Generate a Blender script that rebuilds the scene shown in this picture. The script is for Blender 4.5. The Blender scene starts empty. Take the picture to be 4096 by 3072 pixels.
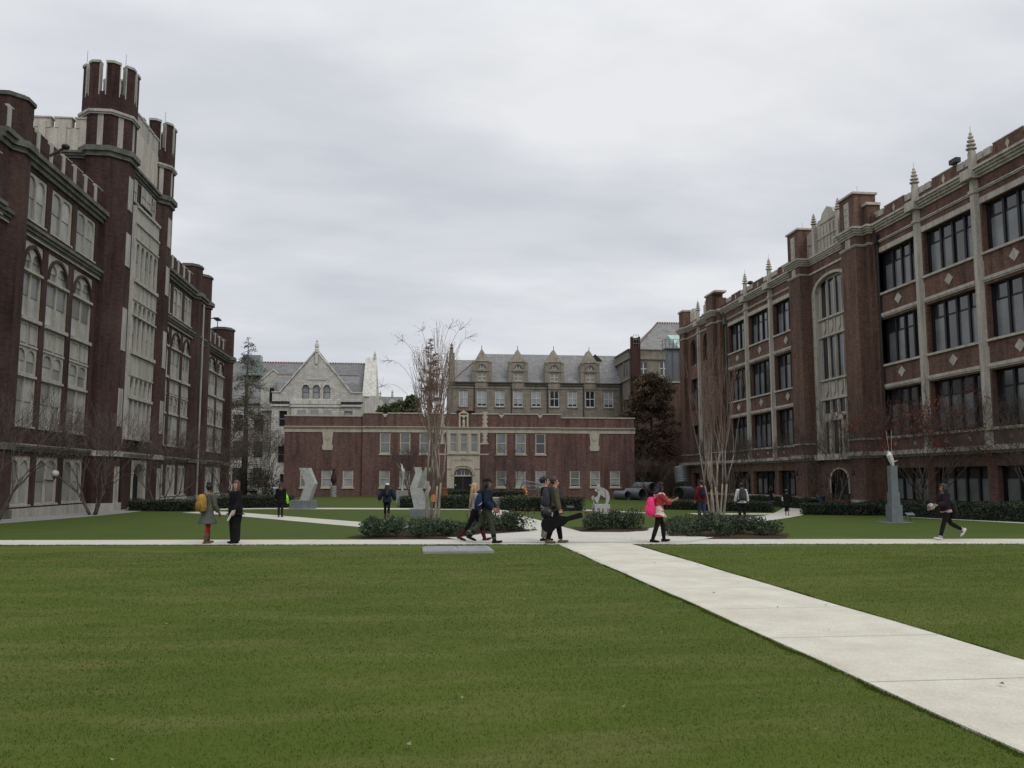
import bpy, bmesh, math, random
import numpy as np
from mathutils import Vector, Matrix
S = bpy.context.scene
COL = S.collection
rad = math.radians
PI = math.pi

# ------------------------------------------------------------------ ground height
def lerp(x, xs, ys):
    return float(np.interp(x, xs, ys))
def ground(x, y):
    t = min(max((y - 22) / 34, 0), 1)
    return -lerp(x, [-25, -15, -10, 10, 16, 24], [.36, .33, .2, .2, .5, .55]) * t * t * (3 - 2 * t)

# ------------------------------------------------------------------ materials
def new_mat(name):
    m = bpy.data.materials.new(name); m.use_nodes = True
    nt = m.node_tree
    b = nt.nodes['Principled BSDF']
    return m, nt, b
def N(nt, typ, **kw):
    n = nt.nodes.new(typ)
    for k, v in kw.items():
        if k.startswith('i_'):
            n.inputs[k[2:].replace('_', ' ')].default_value = v
        else:
            setattr(n, k, v)
    return n
def mixc(nt, fac, a, b, blend='MIX'):
    n = nt.nodes.new('ShaderNodeMix'); n.data_type = 'RGBA'; n.blend_type = blend
    for sock, v in ((n.inputs[0], fac), (n.inputs[6], a), (n.inputs[7], b)):
        if hasattr(v, 'links') or isinstance(v, bpy.types.NodeSocket): nt.links.new(v, sock)
        else: sock.default_value = v if not isinstance(v, (tuple, list)) else (*v[:3], 1)
    return n.outputs[2]
def ramp(nt, sock, stops):
    n = nt.nodes.new('ShaderNodeValToRGB')
    e = n.color_ramp.elements
    while len(e) < len(stops): e.new(.5)
    for el, (p, c) in zip(e, stops):
        el.position = p; el.color = (*c, 1) if isinstance(c, (tuple, list)) else (c, c, c, 1)
    nt.links.new(sock, n.inputs[0])
    return n.outputs[0]
def pos(nt, scale=(1, 1, 1), obj=False):
    if obj:
        s = nt.nodes.new('ShaderNodeTexCoord').outputs['Object']
    else:
        s = nt.nodes.new('ShaderNodeNewGeometry').outputs['Position']
    mp = nt.nodes.new('ShaderNodeMapping'); mp.inputs['Scale'].default_value = scale
    nt.links.new(s, mp.inputs[0])
    return mp.outputs[0]
def noise(nt, vec, scale, detail=4, rough=.6):
    n = N(nt, 'ShaderNodeTexNoise'); n.inputs['Scale'].default_value = scale
    n.inputs['Detail'].default_value = detail; n.inputs['Roughness'].default_value = rough
    nt.links.new(vec, n.inputs['Vector'])
    return n.outputs[0]
def bump(nt, b, h, strength=.3, dist=.02):
    n = N(nt, 'ShaderNodeBump'); n.inputs['Strength'].default_value = strength; n.inputs['Distance'].default_value = dist
    nt.links.new(h, n.inputs['Height']); nt.links.new(n.outputs[0], b.inputs['Normal'])
MATS = {}
def mat(name, c, c2=None, rough=.8, scale=8, spec=.3, metal=0, bmp=0, obj=True, stretch=(1, 1, 1)):
    """plain surface with a mottled variation of its own colour"""
    if name in MATS: return MATS[name]
    m, nt, b = new_mat(name)
    c2 = c2 or tuple(v * .7 for v in c)
    n = noise(nt, pos(nt, stretch, obj), scale)
    f = ramp(nt, n, [(.35, 0), (.65, 1)])
    nt.links.new(mixc(nt, f, c2, c), b.inputs['Base Color'])
    b.inputs['Roughness'].default_value = rough; b.inputs['Specular IOR Level'].default_value = spec
    b.inputs['Metallic'].default_value = metal
    if bmp: bump(nt, b, n, bmp)
    MATS[name] = m
    return m
def leafmat(name, cols, rough=.6, scale=1.2):
    """foliage: each leaf (mesh island) its own tint"""
    m, nt, b = new_mat(name)
    g = nt.nodes.new('ShaderNodeNewGeometry')
    c = ramp(nt, g.outputs['Random Per Island'], [(i / (len(cols) - 1), k) for i, k in enumerate(cols)])
    n = noise(nt, pos(nt), scale, 2)
    f = ramp(nt, n, [(.35, .6), (.65, 1.15)])
    nt.links.new(mixc(nt, 1, c, f, 'MULTIPLY'), b.inputs['Base Color'])
    b.inputs['Roughness'].default_value = rough; b.inputs['Specular IOR Level'].default_value = .25
    return m
def brick(name, c1, c2, mortar, w=.21, h=.076, dark=.55):
    m, nt, b = new_mat(name)
    g = nt.nodes.new('ShaderNodeNewGeometry')
    sp = nt.nodes.new('ShaderNodeSeparateXYZ'); nt.links.new(g.outputs['Position'], sp.inputs[0])
    sn = nt.nodes.new('ShaderNodeSeparateXYZ'); nt.links.new(g.outputs['Normal'], sn.inputs[0])
    ab = N(nt, 'ShaderNodeMath', operation='ABSOLUTE'); nt.links.new(sn.outputs[1], ab.inputs[0])
    gt = N(nt, 'ShaderNodeMath', operation='GREATER_THAN'); nt.links.new(ab.outputs[0], gt.inputs[0]); gt.inputs[1].default_value = .6
    mx = nt.nodes.new('ShaderNodeMix'); nt.links.new(gt.outputs[0], mx.inputs[0])
    nt.links.new(sp.outputs[1], mx.inputs[2]); nt.links.new(sp.outputs[0], mx.inputs[3])
    cb = nt.nodes.new('ShaderNodeCombineXYZ'); nt.links.new(mx.outputs[0], cb.inputs[0]); nt.links.new(sp.outputs[2], cb.inputs[1])
    br = nt.nodes.new('ShaderNodeTexBrick'); nt.links.new(cb.outputs[0], br.inputs['Vector'])
    br.inputs['Scale'].default_value = 1; br.inputs['Brick Width'].default_value = w; br.inputs['Row Height'].default_value = h
    br.inputs['Mortar Size'].default_value = .008; br.inputs['Mortar Smooth'].default_value = .3; br.inputs['Bias'].default_value = -.1
    br.inputs['Color1'].default_value = (*c1, 1); br.inputs['Color2'].default_value = (*c2, 1); br.inputs['Mortar'].default_value = (*mortar, 1)
    n1 = noise(nt, pos(nt, (1, 1, .35)), .55, 5, .65)
    f = ramp(nt, n1, [(.3, dark), (.55, 1), (.75, 1.12)])
    c = mixc(nt, 1, br.outputs[0], f, 'MULTIPLY')
    n2 = noise(nt, pos(nt, (1, 1, 2.2)), 3.5, 3)
    f2 = ramp(nt, n2, [(.3, .75), (.7, 1.2)])
    n3 = noise(nt, pos(nt, (1.7, 1.7, .12)), 1.4, 5, .65)
    c = mixc(nt, 1, c, ramp(nt, n3, [(.36, .62), (.5, 1), (.7, 1.1)]), 'MULTIPLY')     # rain streaks
    n4 = noise(nt, pos(nt), .16, 2); c = mixc(nt, ramp(nt, n4, [(.5, 0), (.7, .3)]), c, (.12, .085, .07))   # bleached patches
    nt.links.new(mixc(nt, 1, c, f2, 'MULTIPLY'), b.inputs['Base Color'])
    b.inputs['Roughness'].default_value = .92; b.inputs['Specular IOR Level'].default_value = .15
    bump(nt, b, br.outputs[1], -.4, .01)
    return m
def stone(name, c, stain=.5, streak=True, courses=0.0, rough_cut=0):
    """weathered limestone: soot streaks running down, optional coursed ashlar"""
    m, nt, b = new_mat(name)
    n1 = noise(nt, pos(nt, (1.6, 1.6, .22) if streak else (1, 1, 1)), 1.3, 6, .7)
    f = ramp(nt, n1, [(.32, stain), (.56, 1), (.8, 1.1)])
    n2 = noise(nt, pos(nt), 9, 4)
    f2 = ramp(nt, n2, [(.3, .82), (.7, 1.12)])
    k = mixc(nt, 1, mixc(nt, 1, c, f, 'MULTIPLY'), f2, 'MULTIPLY')
    if courses:
        g = nt.nodes.new('ShaderNodeNewGeometry')
        sp = nt.nodes.new('ShaderNodeSeparateXYZ'); nt.links.new(g.outputs['Position'], sp.inputs[0])
        ad = N(nt, 'ShaderNodeMath', operation='ADD'); nt.links.new(sp.outputs[0], ad.inputs[0]); nt.links.new(sp.outputs[1], ad.inputs[1])
        cb = nt.nodes.new('ShaderNodeCombineXYZ'); nt.links.new(ad.outputs[0], cb.inputs[0]); nt.links.new(sp.outputs[2], cb.inputs[1])
        br = nt.nodes.new('ShaderNodeTexBrick'); nt.links.new(cb.outputs[0], br.inputs['Vector'])
        br.inputs['Scale'].default_value = 1; br.inputs['Brick Width'].default_value = courses * 2.3; br.inputs['Row Height'].default_value = courses
        br.inputs['Mortar Size'].default_value = .02
        br.inputs['Color1'].default_value = (1.05, 1.05, 1.05, 1); br.inputs['Color2'].default_value = (.78, .78, .76, 1); br.inputs['Mortar'].default_value = (.55, .55, .55, 1)
        k = mixc(nt, 1, k, br.outputs[0], 'MULTIPLY')
    nt.links.new(k, b.inputs['Base Color'])
    b.inputs['Roughness'].default_value = .9; b.inputs['Specular IOR Level'].default_value = .2
    bump(nt, b, n2, .25, .02)
    return m
def glass(name, c, rough=.12, spec=.6, vary=.35):
    m, nt, b = new_mat(name)
    g = nt.nodes.new('ShaderNodeNewGeometry')
    f = ramp(nt, g.outputs['Random Per Island'], [(0, 1 - vary), (1, 1 + vary)])
    n = noise(nt, pos(nt), .8, 2)
    f2 = ramp(nt, n, [(.35, .8), (.65, 1.2)])
    nt.links.new(mixc(nt, 1, mixc(nt, 1, c, f, 'MULTIPLY'), f2, 'MULTIPLY'), b.inputs['Base Color'])
    b.inputs['Roughness'].default_value = rough; b.inputs['Specular IOR Level'].default_value = spec
    return m

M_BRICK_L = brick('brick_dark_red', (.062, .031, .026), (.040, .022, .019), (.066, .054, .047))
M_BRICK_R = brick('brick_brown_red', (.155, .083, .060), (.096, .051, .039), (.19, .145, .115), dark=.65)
M_BRICK_C = brick('brick_plum_red', (.155, .080, .070), (.102, .055, .050), (.19, .15, .135), dark=.75)
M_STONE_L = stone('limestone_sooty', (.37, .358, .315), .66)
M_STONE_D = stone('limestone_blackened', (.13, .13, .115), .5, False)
M_STONE_R = stone('limestone_warm', (.45, .42, .36), .62)
M_STONE_C = stone('limestone_trim', (.46, .42, .345), .75)
M_LIME = stone('limestone_pale_rockface', (.54, .525, .48), .8, True, .30)
M_LIMET = stone('limestone_pale_smooth', (.56, .55, .51), .6)
M_GREY = stone('grey_stone_wall', (.25, .225, .185), .75, True, .33)
M_GREYT = stone('grey_stone_trim', (.26, .235, .19), .6)
M_SLATE = stone('roof_slate', (.215, .22, .22), .8, False, .22)
M_SLATE2 = stone('roof_slate_light', (.26, .262, .258), .8, False, .22)
M_RIDGE = mat('terracotta_ridge', (.22, .085, .06), (.15, .065, .05), obj=False)
M_CREAM = mat('cream_painted_wood', (.50, .47, .36), (.44, .41, .31), .6, obj=False)
M_WHITEP = mat('white_painted_wood', (.58, .57, .53), (.5, .49, .45), .6, obj=False)
M_DFRAME = mat('bronze_window_frame', (.012, .010, .012), rough=.5, obj=False)
M_GL_DARK = glass('glass_dark', (.017, .021, .025), .08, .75)
M_GL_BLIND_SKY = glass('glass_blinds_lit_by_sky', (.13, .138, .145), .18, .5, .42)  # grey of the blinds, lifted to stand in for reflected sky
M_GL_PALE = glass('glass_pale_shade', (.27, .29, .30), .2, .5, .2)
M_GL_GREY = glass('glass_grey_blinds_sky', (.215, .215, .195), .35, .35, .45)  # blinds and reflected sky painted together as one grey
M_GL_MID = glass('glass_sky_reflection', (.17, .185, .195), .2, .5, .3)  # bluish grey colour stands in for sky reflected in the panes
M_BLACK = mat('shadowed_opening', (.010, .010, .011), rough=.7)
M_IRON = mat('dark_iron', (.03, .03, .03), rough=.5)
M_COPPER = mat('copper_downpipe', (.10, .14, .13), (.06, .07, .06), rough=.6, obj=False)
M_GALV = mat('galvanised_metal', (.19, .205, .22), (.12, .135, .15), .5, metal=.5, obj=False)
M_STEEL = mat('brushed_steel', (.42, .43, .42), (.30, .31, .30), .45, 5, .5, .35)
M_CONC = mat('cast_concrete', (.27, .27, .26), (.20, .20, .195), .9, 4, .2, bmp=.1)
M_CONCD = mat('blue_grey_concrete', (.155, .175, .185), (.12, .135, .145), .9, 4, .2, bmp=.1)
M_MULCH = mat('bark_mulch', (.055, .035, .022), (.03, .02, .014), .95, 14, .1, bmp=.6, obj=False)

# ------------------------------------------------------------------ mesh builder
class MB:
    def __init__(s): s.v = []; s.f = []
    def add(s, vs, fs):
        o = len(s.v); s.v += [tuple(p) for p in vs]; s.f += [tuple(i + o for i in f) for f in fs]; return s
    def quad(s, a, b, c, d): return s.add([a, b, c, d], [(0, 1, 2, 3)])
    def box(s, x0, x1, y0, y1, z0, z1, fr=None):
        vs = [(x, y, z) for x in (x0, x1) for y in (y0, y1) for z in (z0, z1)]
        return s.add(vs, [(0, 1, 3, 2), (4, 6, 7, 5), (0, 4, 5, 1), (2, 3, 7, 6), (0, 2, 6, 4), (1, 5, 7, 3)])
    def fbox(s, fr, u0, u1, z0, z1, d0, d1, bev=0):
        vs = [fr(u, z, d) for u in (u0, u1) for z in (z0, z1) for d in (d0, d1)]
        return s.add(vs, [(0, 1, 3, 2), (4, 6, 7, 5), (0, 4, 5, 1), (2, 3, 7, 6), (0, 2, 6, 4), (1, 5, 7, 3)])
    def prism(s, pts, fn, a, b):
        """polygon pts (p,q) extruded from a to b by fn(p,q,t)"""
        n = len(pts); vs = [fn(p, q, a) for p, q in pts] + [fn(p, q, b) for p, q in pts]
        fs = [tuple(range(n)), tuple(range(2 * n - 1, n - 1, -1))] + [(i, (i + 1) % n, n + (i + 1) % n, n + i) for i in range(n)]
        return s.add(vs, fs)
    def tube(s, pts, rs, n=6, ref=None, cap=True):
        """pts list of 3d, rs radius or (side,front) pair per point"""
        P = [Vector(p) for p in pts]; vs = []; prev = None
        for i, p in enumerate(P):
            t = (P[min(i + 1, len(P) - 1)] - P[max(i - 1, 0)])
            if t.length < 1e-9: t = Vector((0, 0, 1))
            t.normalize()
            if ref is not None: a = Vector(ref) - t * t.dot(Vector(ref))
            elif prev is not None: a = prev - t * t.dot(prev)
            else: a = Vector((1, .3, .1)) - t * t.dot(Vector((1, .3, .1)))
            if a.length < 1e-6: a = t.orthogonal()
            a.normalize(); prev = a; b = t.cross(a)
            r = rs[i] if isinstance(rs, list) else rs
            ra, rb = r if isinstance(r, (list, tuple)) else (r, r)
            for k in range(n):
                q = 2 * PI * k / n
                vs.append(p + a * (ra * math.cos(q)) + b * (rb * math.sin(q)))
        fs = [(i * n + k, i * n + (k + 1) % n, (i + 1) * n + (k + 1) % n, (i + 1) * n + k) for i in range(len(P) - 1) for k in range(n)]
        if cap: fs += [tuple(range(n - 1, -1, -1)), tuple((len(P) - 1) * n + k for k in range(n))]
        return s.add(vs, fs)
    def lathe(s, prof, c, n=10):
        """profile (r,z) turned about the vertical through c"""
        vs = [(c[0] + r * math.cos(2 * PI * k / n + PI / n), c[1] + r * math.sin(2 * PI * k / n + PI / n), c[2] + z) for r, z in prof for k in range(n)]
        fs = [(i * n + k, i * n + (k + 1) % n, (i + 1) * n + (k + 1) % n, (i + 1) * n + k) for i in range(len(prof) - 1) for k in range(n)]
        fs += [tuple(range(n - 1, -1, -1)), tuple((len(prof) - 1) * n + k for k in range(n))]
        return s.add(vs, fs)
    def ball(s, c, r, n=10, m=7, rot=None):
        rx, ry, rz = r if isinstance(r, (list, tuple)) else (r, r, r)
        vs = []
        for i in range(m + 1):
            a = PI * i / m
            for k in range(n):
                q = 2 * PI * k / n
                p = Vector((rx * math.sin(a) * math.cos(q), ry * math.sin(a) * math.sin(q), rz * math.cos(a)))
                if rot is not None: p = rot @ p
                vs.append(Vector(c) + p)
        fs = [(i * n + k, (i + 1) * n + k, (i + 1) * n + (k + 1) % n, i * n + (k + 1) % n) for i in range(m) for k in range(n)]
        return s.add(vs, fs)
    def wall(s, fr, u0, u1, z0, z1, d, ops, rev=.3):
        us = sorted({u0, u1} | {o[0] for o in ops} | {o[1] for o in ops}); zs = sorted({z0, z1} | {o[2] for o in ops} | {o[3] for o in ops})
        us = [u for u in us if u0 <= u <= u1]; zs = [z for z in zs if z0 <= z <= z1]
        for i in range(len(us) - 1):
            for j in range(len(zs) - 1):
                cu, cz = (us[i] + us[i + 1]) / 2, (zs[j] + zs[j + 1]) / 2
                if any(o[0] < cu < o[1] and o[2] < cz < o[3] for o in ops): continue
                s.quad(fr(us[i], zs[j], d), fr(us[i + 1], zs[j], d), fr(us[i + 1], zs[j + 1], d), fr(us[i], zs[j + 1], d))
        for a, b, c, e in ops:
            p = [(a, c), (b, c), (b, e), (a, e)]
            for k in range(4):
                q, r = p[k], p[(k + 1) % 4]
                s.quad(fr(*q, d), fr(*r, d), fr(*r, d - rev), fr(*q, d - rev))
        return s
    def spandrel(s, fr, u0, u1, zs, zt, d0, d1, kind='point', rise=None, n=10):
        """stone filling above an arch: between arch curve and the straight top zt"""
        w = u1 - u0; pts = []
        for i in range(n + 1):
            u = i / n
            pts.append((u0 + w * u, zs + arch_z(u, w, kind, rise)))
        for (a, za), (b, zb) in zip(pts, pts[1:]):
            s.quad(fr(a, za, d1), fr(b, zb, d1), fr(b, zt, d1), fr(a, zt, d1))
            s.quad(fr(a, za, d1), fr(a, za, d0), fr(b, zb, d0), fr(b, zb, d1))
        return s
    def arch_ring(s, fr, u0, u1, zs, wd, d0, d1, kind='point', rise=None, n=12):
        """moulding following an arch, wd wide outside the opening"""
        w = u1 - u0; a = []; b = []
        for i in range(n + 1):
            u = i / n; z = zs + arch_z(u, w, kind, rise); a.append((u0 + w * u, z))
            W = w + 2 * wd; R = (rise * (W / w) if rise else None)
            b.append((u0 - wd + W * u, zs + arch_z(u, W, kind, R)))
        for i in range(n):
            p = [a[i], a[i + 1], b[i + 1], b[i]]
            s.prism(p, lambda u, z, t: fr(u, z, t), d0, d1)
        return s
    def build(s, name, m, parent=None, smooth=False, fix=True):
        me = bpy.data.meshes.new(name); me.from_pydata([tuple(v) for v in s.v], [], s.f)
        if fix:
            b = bmesh.new(); b.from_mesh(me); bmesh.ops.recalc_face_normals(b, faces=b.faces); b.to_mesh(me); b.free()
        if smooth: me.polygons.foreach_set('use_smooth', [True] * len(me.polygons))
        me.materials.append(m); me.update()
        return link(name, me, parent)
def link(name, me, parent=None):
    o = bpy.data.objects.new(name, me); COL.objects.link(o)
    if parent is not None:
        o.parent = parent
        if parent.get('_w'): o.location = -Vector(parent['_w'])
    return o
def arch_z(u, w, kind, rise):
    x = abs(u - .5) * w; h = w / 2
    if kind == 'round': return math.sqrt(max(h * h - x * x, 0)) * ((rise / h) if rise else 1)
    R = w * .9 if rise is None else (h * h + rise * rise) / (2 * h)   # two-centred
    return math.sqrt(max(R * R - (R - h + x) ** 2, 0))
def tag(o, label=None, cat=None, group=None, kind=None):
    for k, v in (('label', label), ('category', cat), ('group', group), ('kind', kind)):
        if v: o[k] = v
    return o
def thing(name, loc, label, cat, group=None, world=False, rot=0):
    """Empty at the base; world=True: its parts are given in world coordinates"""
    o = bpy.data.objects.new(name, None); COL.objects.link(o); o.location = loc; o.empty_display_size = .3
    o.rotation_euler = (0, 0, rot)
    if world: o['_w'] = list(loc)
    return tag(o, label, cat, group)
def copy_tree(o, parent=None):
    c = o.copy(); COL.objects.link(c)
    if parent is not None: c.parent = parent
    for ch in list(o.children): copy_tree(ch, c)
    return c
FL = lambda u, z, d: (-20.5 + d, u, z)       # left facade: u = world y
FR = lambda u, z, d: (33 - d, u, z)          # right facade
FC = lambda u, z, d: (u, 97 - d, z)          # frontal facade: u = world x
def frame_y(Y): return lambda u, z, d: (u, Y - d, z)
def octagon(cx, cy, a):
    R = a / math.cos(PI / 8)
    return [(cx + R * math.cos(PI / 8 + k * PI / 4), cy + R * math.sin(PI / 8 + k * PI / 4)) for k in range(8)]
def oprism(mb, cx, cy, a, z0, z1):
    return mb.prism(octagon(cx, cy, a), lambda x, y, t: (x, y, t), z0, z1)
# ================================================================== LEFT BUILDING (collegiate gothic, dark brick)
def lights(st, gl, fr, u0, u1, z0, z1, d, n, rows, rev=.15, m=.14, mul=.13, gd=None):
    """stone panel u0..u1,z0..z1 pierced by n lights per row; rows = (zb, zt, arch height or 0)"""
    w = (u1 - u0 - 2 * m - (n - 1) * mul) / n
    ops = []
    for zb, zt, ah in rows:
        for i in range(n):
            a = u0 + m + i * (w + mul); ops.append((a, a + w, zb, zt))
            if ah: st.spandrel(fr, a, a + w, zt - ah, zt + .002, d - rev, d - .001, 'point', ah * .97, 8)
            g = gd if gd is not None else rev - .03
            zm = zb + (zt - zb) * .5
            gl.quad(fr(a - .02, zb - .02, d - g), fr(a + w + .02, zb - .02, d - g), fr(a + w + .02, zm, d - g), fr(a - .02, zm, d - g))
            gl.quad(fr(a - .02, zm, d - g + .04), fr(a + w + .02, zm, d - g + .04), fr(a + w + .02, zt + .02, d - g + .04), fr(a - .02, zt + .02, d - g + .04))
            gl.quad(fr(a - .02, zm, d - g), fr(a + w + .02, zm, d - g), fr(a + w + .02, zm, d - g + .04), fr(a - .02, zm, d - g + .04))
    st.wall(fr, u0, u1, z0, z1, d, ops, rev)
def window(root, fr, u0, u1, z0, z1, d, n, rows, stm, glm, sill=True, name='window', **kw):
    st, gl = MB(), MB()
    lights(st, gl, fr, u0, u1, z0, z1, d, n, rows, **kw)
    if sill: st.fbox(fr, u0, u1, z0, z0 + .1, d + .002, d + .16)
    o = st.build(name, stm, root, fix=False); gl.build('pane', glm, o, fix=False)
    return o

lb = thing('brick_hall', (-20.5, 63, -.4), 'dark red gothic brick hall with two tall crenellated octagonal turrets', 'building', world=True)
ZB = -.7
bays = [(46.3, 48.75), (49.4, 52.3), (53.0, 56.0), (70.2, 73.2), (73.9, 76.8), (77.45, 79.9)]
low = [(87.2, 90.6), (91.3, 94.4)]
w = MB()
ops = []
for a, b in bays: ops += [(a, b, .26, 2.92), (a, b, 4.38, 14.27), (a, b, 15.3, 17.97)]
ops2 = []
for a, b in low: ops2 += [(a, b, .26, 2.92), (a, b, 4.38, 14.1)]
w.wall(FL, 43, 57.5, ZB, 20.2, 0, [o for o in ops if o[0] < 57], .25)
w.wall(FL, 68.6, 86.2, ZB, 20.2, 0, [o for o in ops if o[0] > 68], .25)
w.wall(FL, 86.2, 97, ZB, 16.3, -.1, ops2, .25)
w.wall(FL, 26, 43, ZB, 16.6, .3, [], .25)
# side returns, back and flat roofs
w.box(-40, -21, 43, 86.2, 18, 19.0); w.box(-40, -21, 86.2, 97.2, 14, 15.2); w.box(-40, -20.3, 26, 43, 14, 16)
w.quad((-40, 97, ZB), (-20.6, 97, ZB), (-20.6, 97, 16.3), (-40, 97, 16.3))
w.quad((-40, 86.21, 14), (-20.5, 86.21, 14), (-20.5, 86.21, 20.2), (-40, 86.21, 20.2))
w.quad((-40, 43.01, 14), (-20.5, 43.01, 14), (-20.5, 43.01, 20.2), (-40, 43.01, 20.2))
# tower block
w.box(-36, -20, 57.3, 68.9, ZB, 22.7)
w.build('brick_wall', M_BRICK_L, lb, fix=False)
for a, b in bays + low:
    lo = (a, b) in low; d = -.06 if not lo else -.16
    window(lb, FL, a, b, .26, 2.92, d, 2, [(.42, 2.72, .62)], M_STONE_L, M_GL_GREY)
    za = -.15 if lo else 0
    window(lb, FL, a, b, 4.38, 14.27 + za, d, 2, [(4.6, 7.0, 0), (7.3, 8.53, .5), (10.22, 12.55 + za, 0), (12.8 + za, 13.72 + za, .5)], M_STONE_L, M_GL_GREY, name='tall_window')
    t = MB()
    for z, h, p in ((7.05, .14, .1), (8.66, .1, .06), (10.0, .2, .2), (12.6 + za, .14, .14)): t.fbox(FL, a, b, z, z + h, d + .002, d + p)
    for k in range(2):      # blind panel frames of the apron
        ua = a + .15 + k * (b - a) / 2; ub = a - .15 + (k + 1) * (b - a) / 2
        t.fbox(FL, ua, ub, 9.82, 9.88, d + .002, d + .05); t.fbox(FL, ua, ub, 8.85, 8.9, d + .002, d + .05)
        t.fbox(FL, ua, ua + .05, 8.9, 9.82, d + .002, d + .05); t.fbox(FL, ub - .05, ub, 8.9, 9.82, d + .002, d + .05)
    t.build('stone_apron', M_STONE_L, lb)
    r = MB().arch_ring(FL, a + .17, b - .17, 12.75 + za, .17, d + .003, d + .11, 'point', 1.22, 14)
    r.build('brick_arch', M_BRICK_L, lb)
    if not lo: window(lb, FL, a, b, 15.3, 17.97, d, 2, [(15.5, 17.8, .45)], M_STONE_L, M_GL_GREY, name='attic_window')
# mouldings
def moulding(mb, fr, u0, u1, z0, z1, p, d=0, steps=3):
    for k in range(steps):
        a = z0 + (z1 - z0) * k / steps; b = z0 + (z1 - z0) * (k + 1) / steps
        mb.fbox(fr, u0, u1, a, b, d - .02, d + p * (k + 1) / steps)
for u0, u1, z0, z1, p, d, nm in [(a, b, z0, z1, p, 0, n) for a, b in ((43, 57.3), (68.9, 86.2)) for z0, z1, p, n in ((18.2, 18.95, .42, 'cornice'), (14.5, 15.05, .3, 'string_course'), (3.15, 3.48, .2, 'string_course'))] + [(86.2, 97, 14.35, 14.95, .4, -.1, 'cornice'), (86.2, 97, 3.15, 3.48, .2, -.1, 'string_course'), (26, 43, 14.5, 15.05, .35, .3, 'cornice'), (26, 43, 3.15, 3.48, .2, .3, 'string_course')]:
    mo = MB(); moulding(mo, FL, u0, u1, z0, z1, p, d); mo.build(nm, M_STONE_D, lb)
for u0, u1, d in ((43, 57.3, 0), (68.9, 86.2, 0), (86.2, 97, -.1), (26, 43, .3)):
    MB().fbox(FL, u0, u1, 3.48, 3.53, d, d + .22).build('stone_course', M_STONE_L, lb)
    if u0 != 86.2: MB().fbox(FL, u0, u1, 14.44, 14.5, d, d + .12).build('stone_course', M_STONE_L, lb)
    MB().fbox(FL, u0, u1, ZB, .18, d + .002, d + .14).build('plinth_course', M_STONE_L, lb)
pl = MB()
# battlements: brick merlons with stone-faced ends
def battlement(u0, u1, z0, z1, d, pitch=1.75, wd=1.1):
    n = max(1, int(round((u1 - u0) / pitch))); p = (u1 - u0) / n
    for k in range(n):
        a = u0 + k * p
        m = MB().fbox(FL, a + (p - wd) / 2, a + (p + wd) / 2, z0, z1, d - .4, d + .02).build('merlon', M_BRICK_L, lb)
        c = MB()
        c.fbox(FL, a + (p - wd) / 2 - .24, a + (p - wd) / 2 + .12, z0 - .3, z1 + .06, d - .43, d + .06)
        c.fbox(FL, a + (p - wd) / 2 + .121, a + (p + wd) / 2 + .04, z1, z1 + .06, d - .43, d + .05)
        c.build('stone_cap', M_STONE_L, m)
battlement(43.6, 57, 19.5, 20.3, 0); battlement(69.2, 80, 19.5, 20.3, 0); battlement(87.2, 95, 15.7, 16.5, -.1); battlement(31, 43, 16.6, 17.4, .3)
# octagonal piers
for cx, cy, a, zt, zc in ((-21.1, 45.1, 1.05, 21.0, 18.2), (-21.2, 40.9, 1.05, 21.0, 18.2), (-21.1, 81.1, 1.05, 21.2, 18.2), (-21.2, 85.3, 1.05, 21.2, 18.2), (-21.3, 96.2, 1.15, 17.9, 14.35)):
    p = oprism(MB(), cx, cy, a, ZB, zt).build('octagonal_pier', M_BRICK_L, lb)
    c = MB(); oprism(c, cx, cy, a + .1, zt, zt + .18); oprism(c, cx, cy, a - .12, zt + .18, zt + .3)
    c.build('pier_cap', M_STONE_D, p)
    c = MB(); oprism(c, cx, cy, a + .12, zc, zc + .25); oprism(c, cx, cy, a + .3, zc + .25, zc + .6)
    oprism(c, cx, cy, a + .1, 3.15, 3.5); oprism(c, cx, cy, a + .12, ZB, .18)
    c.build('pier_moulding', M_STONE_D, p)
MB().tube([(-20.25, 83.2, -.4), (-20.25, 83.2, 18.2)], .09, 6).build('downpipe', M_STONE_L, lb)
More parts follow.
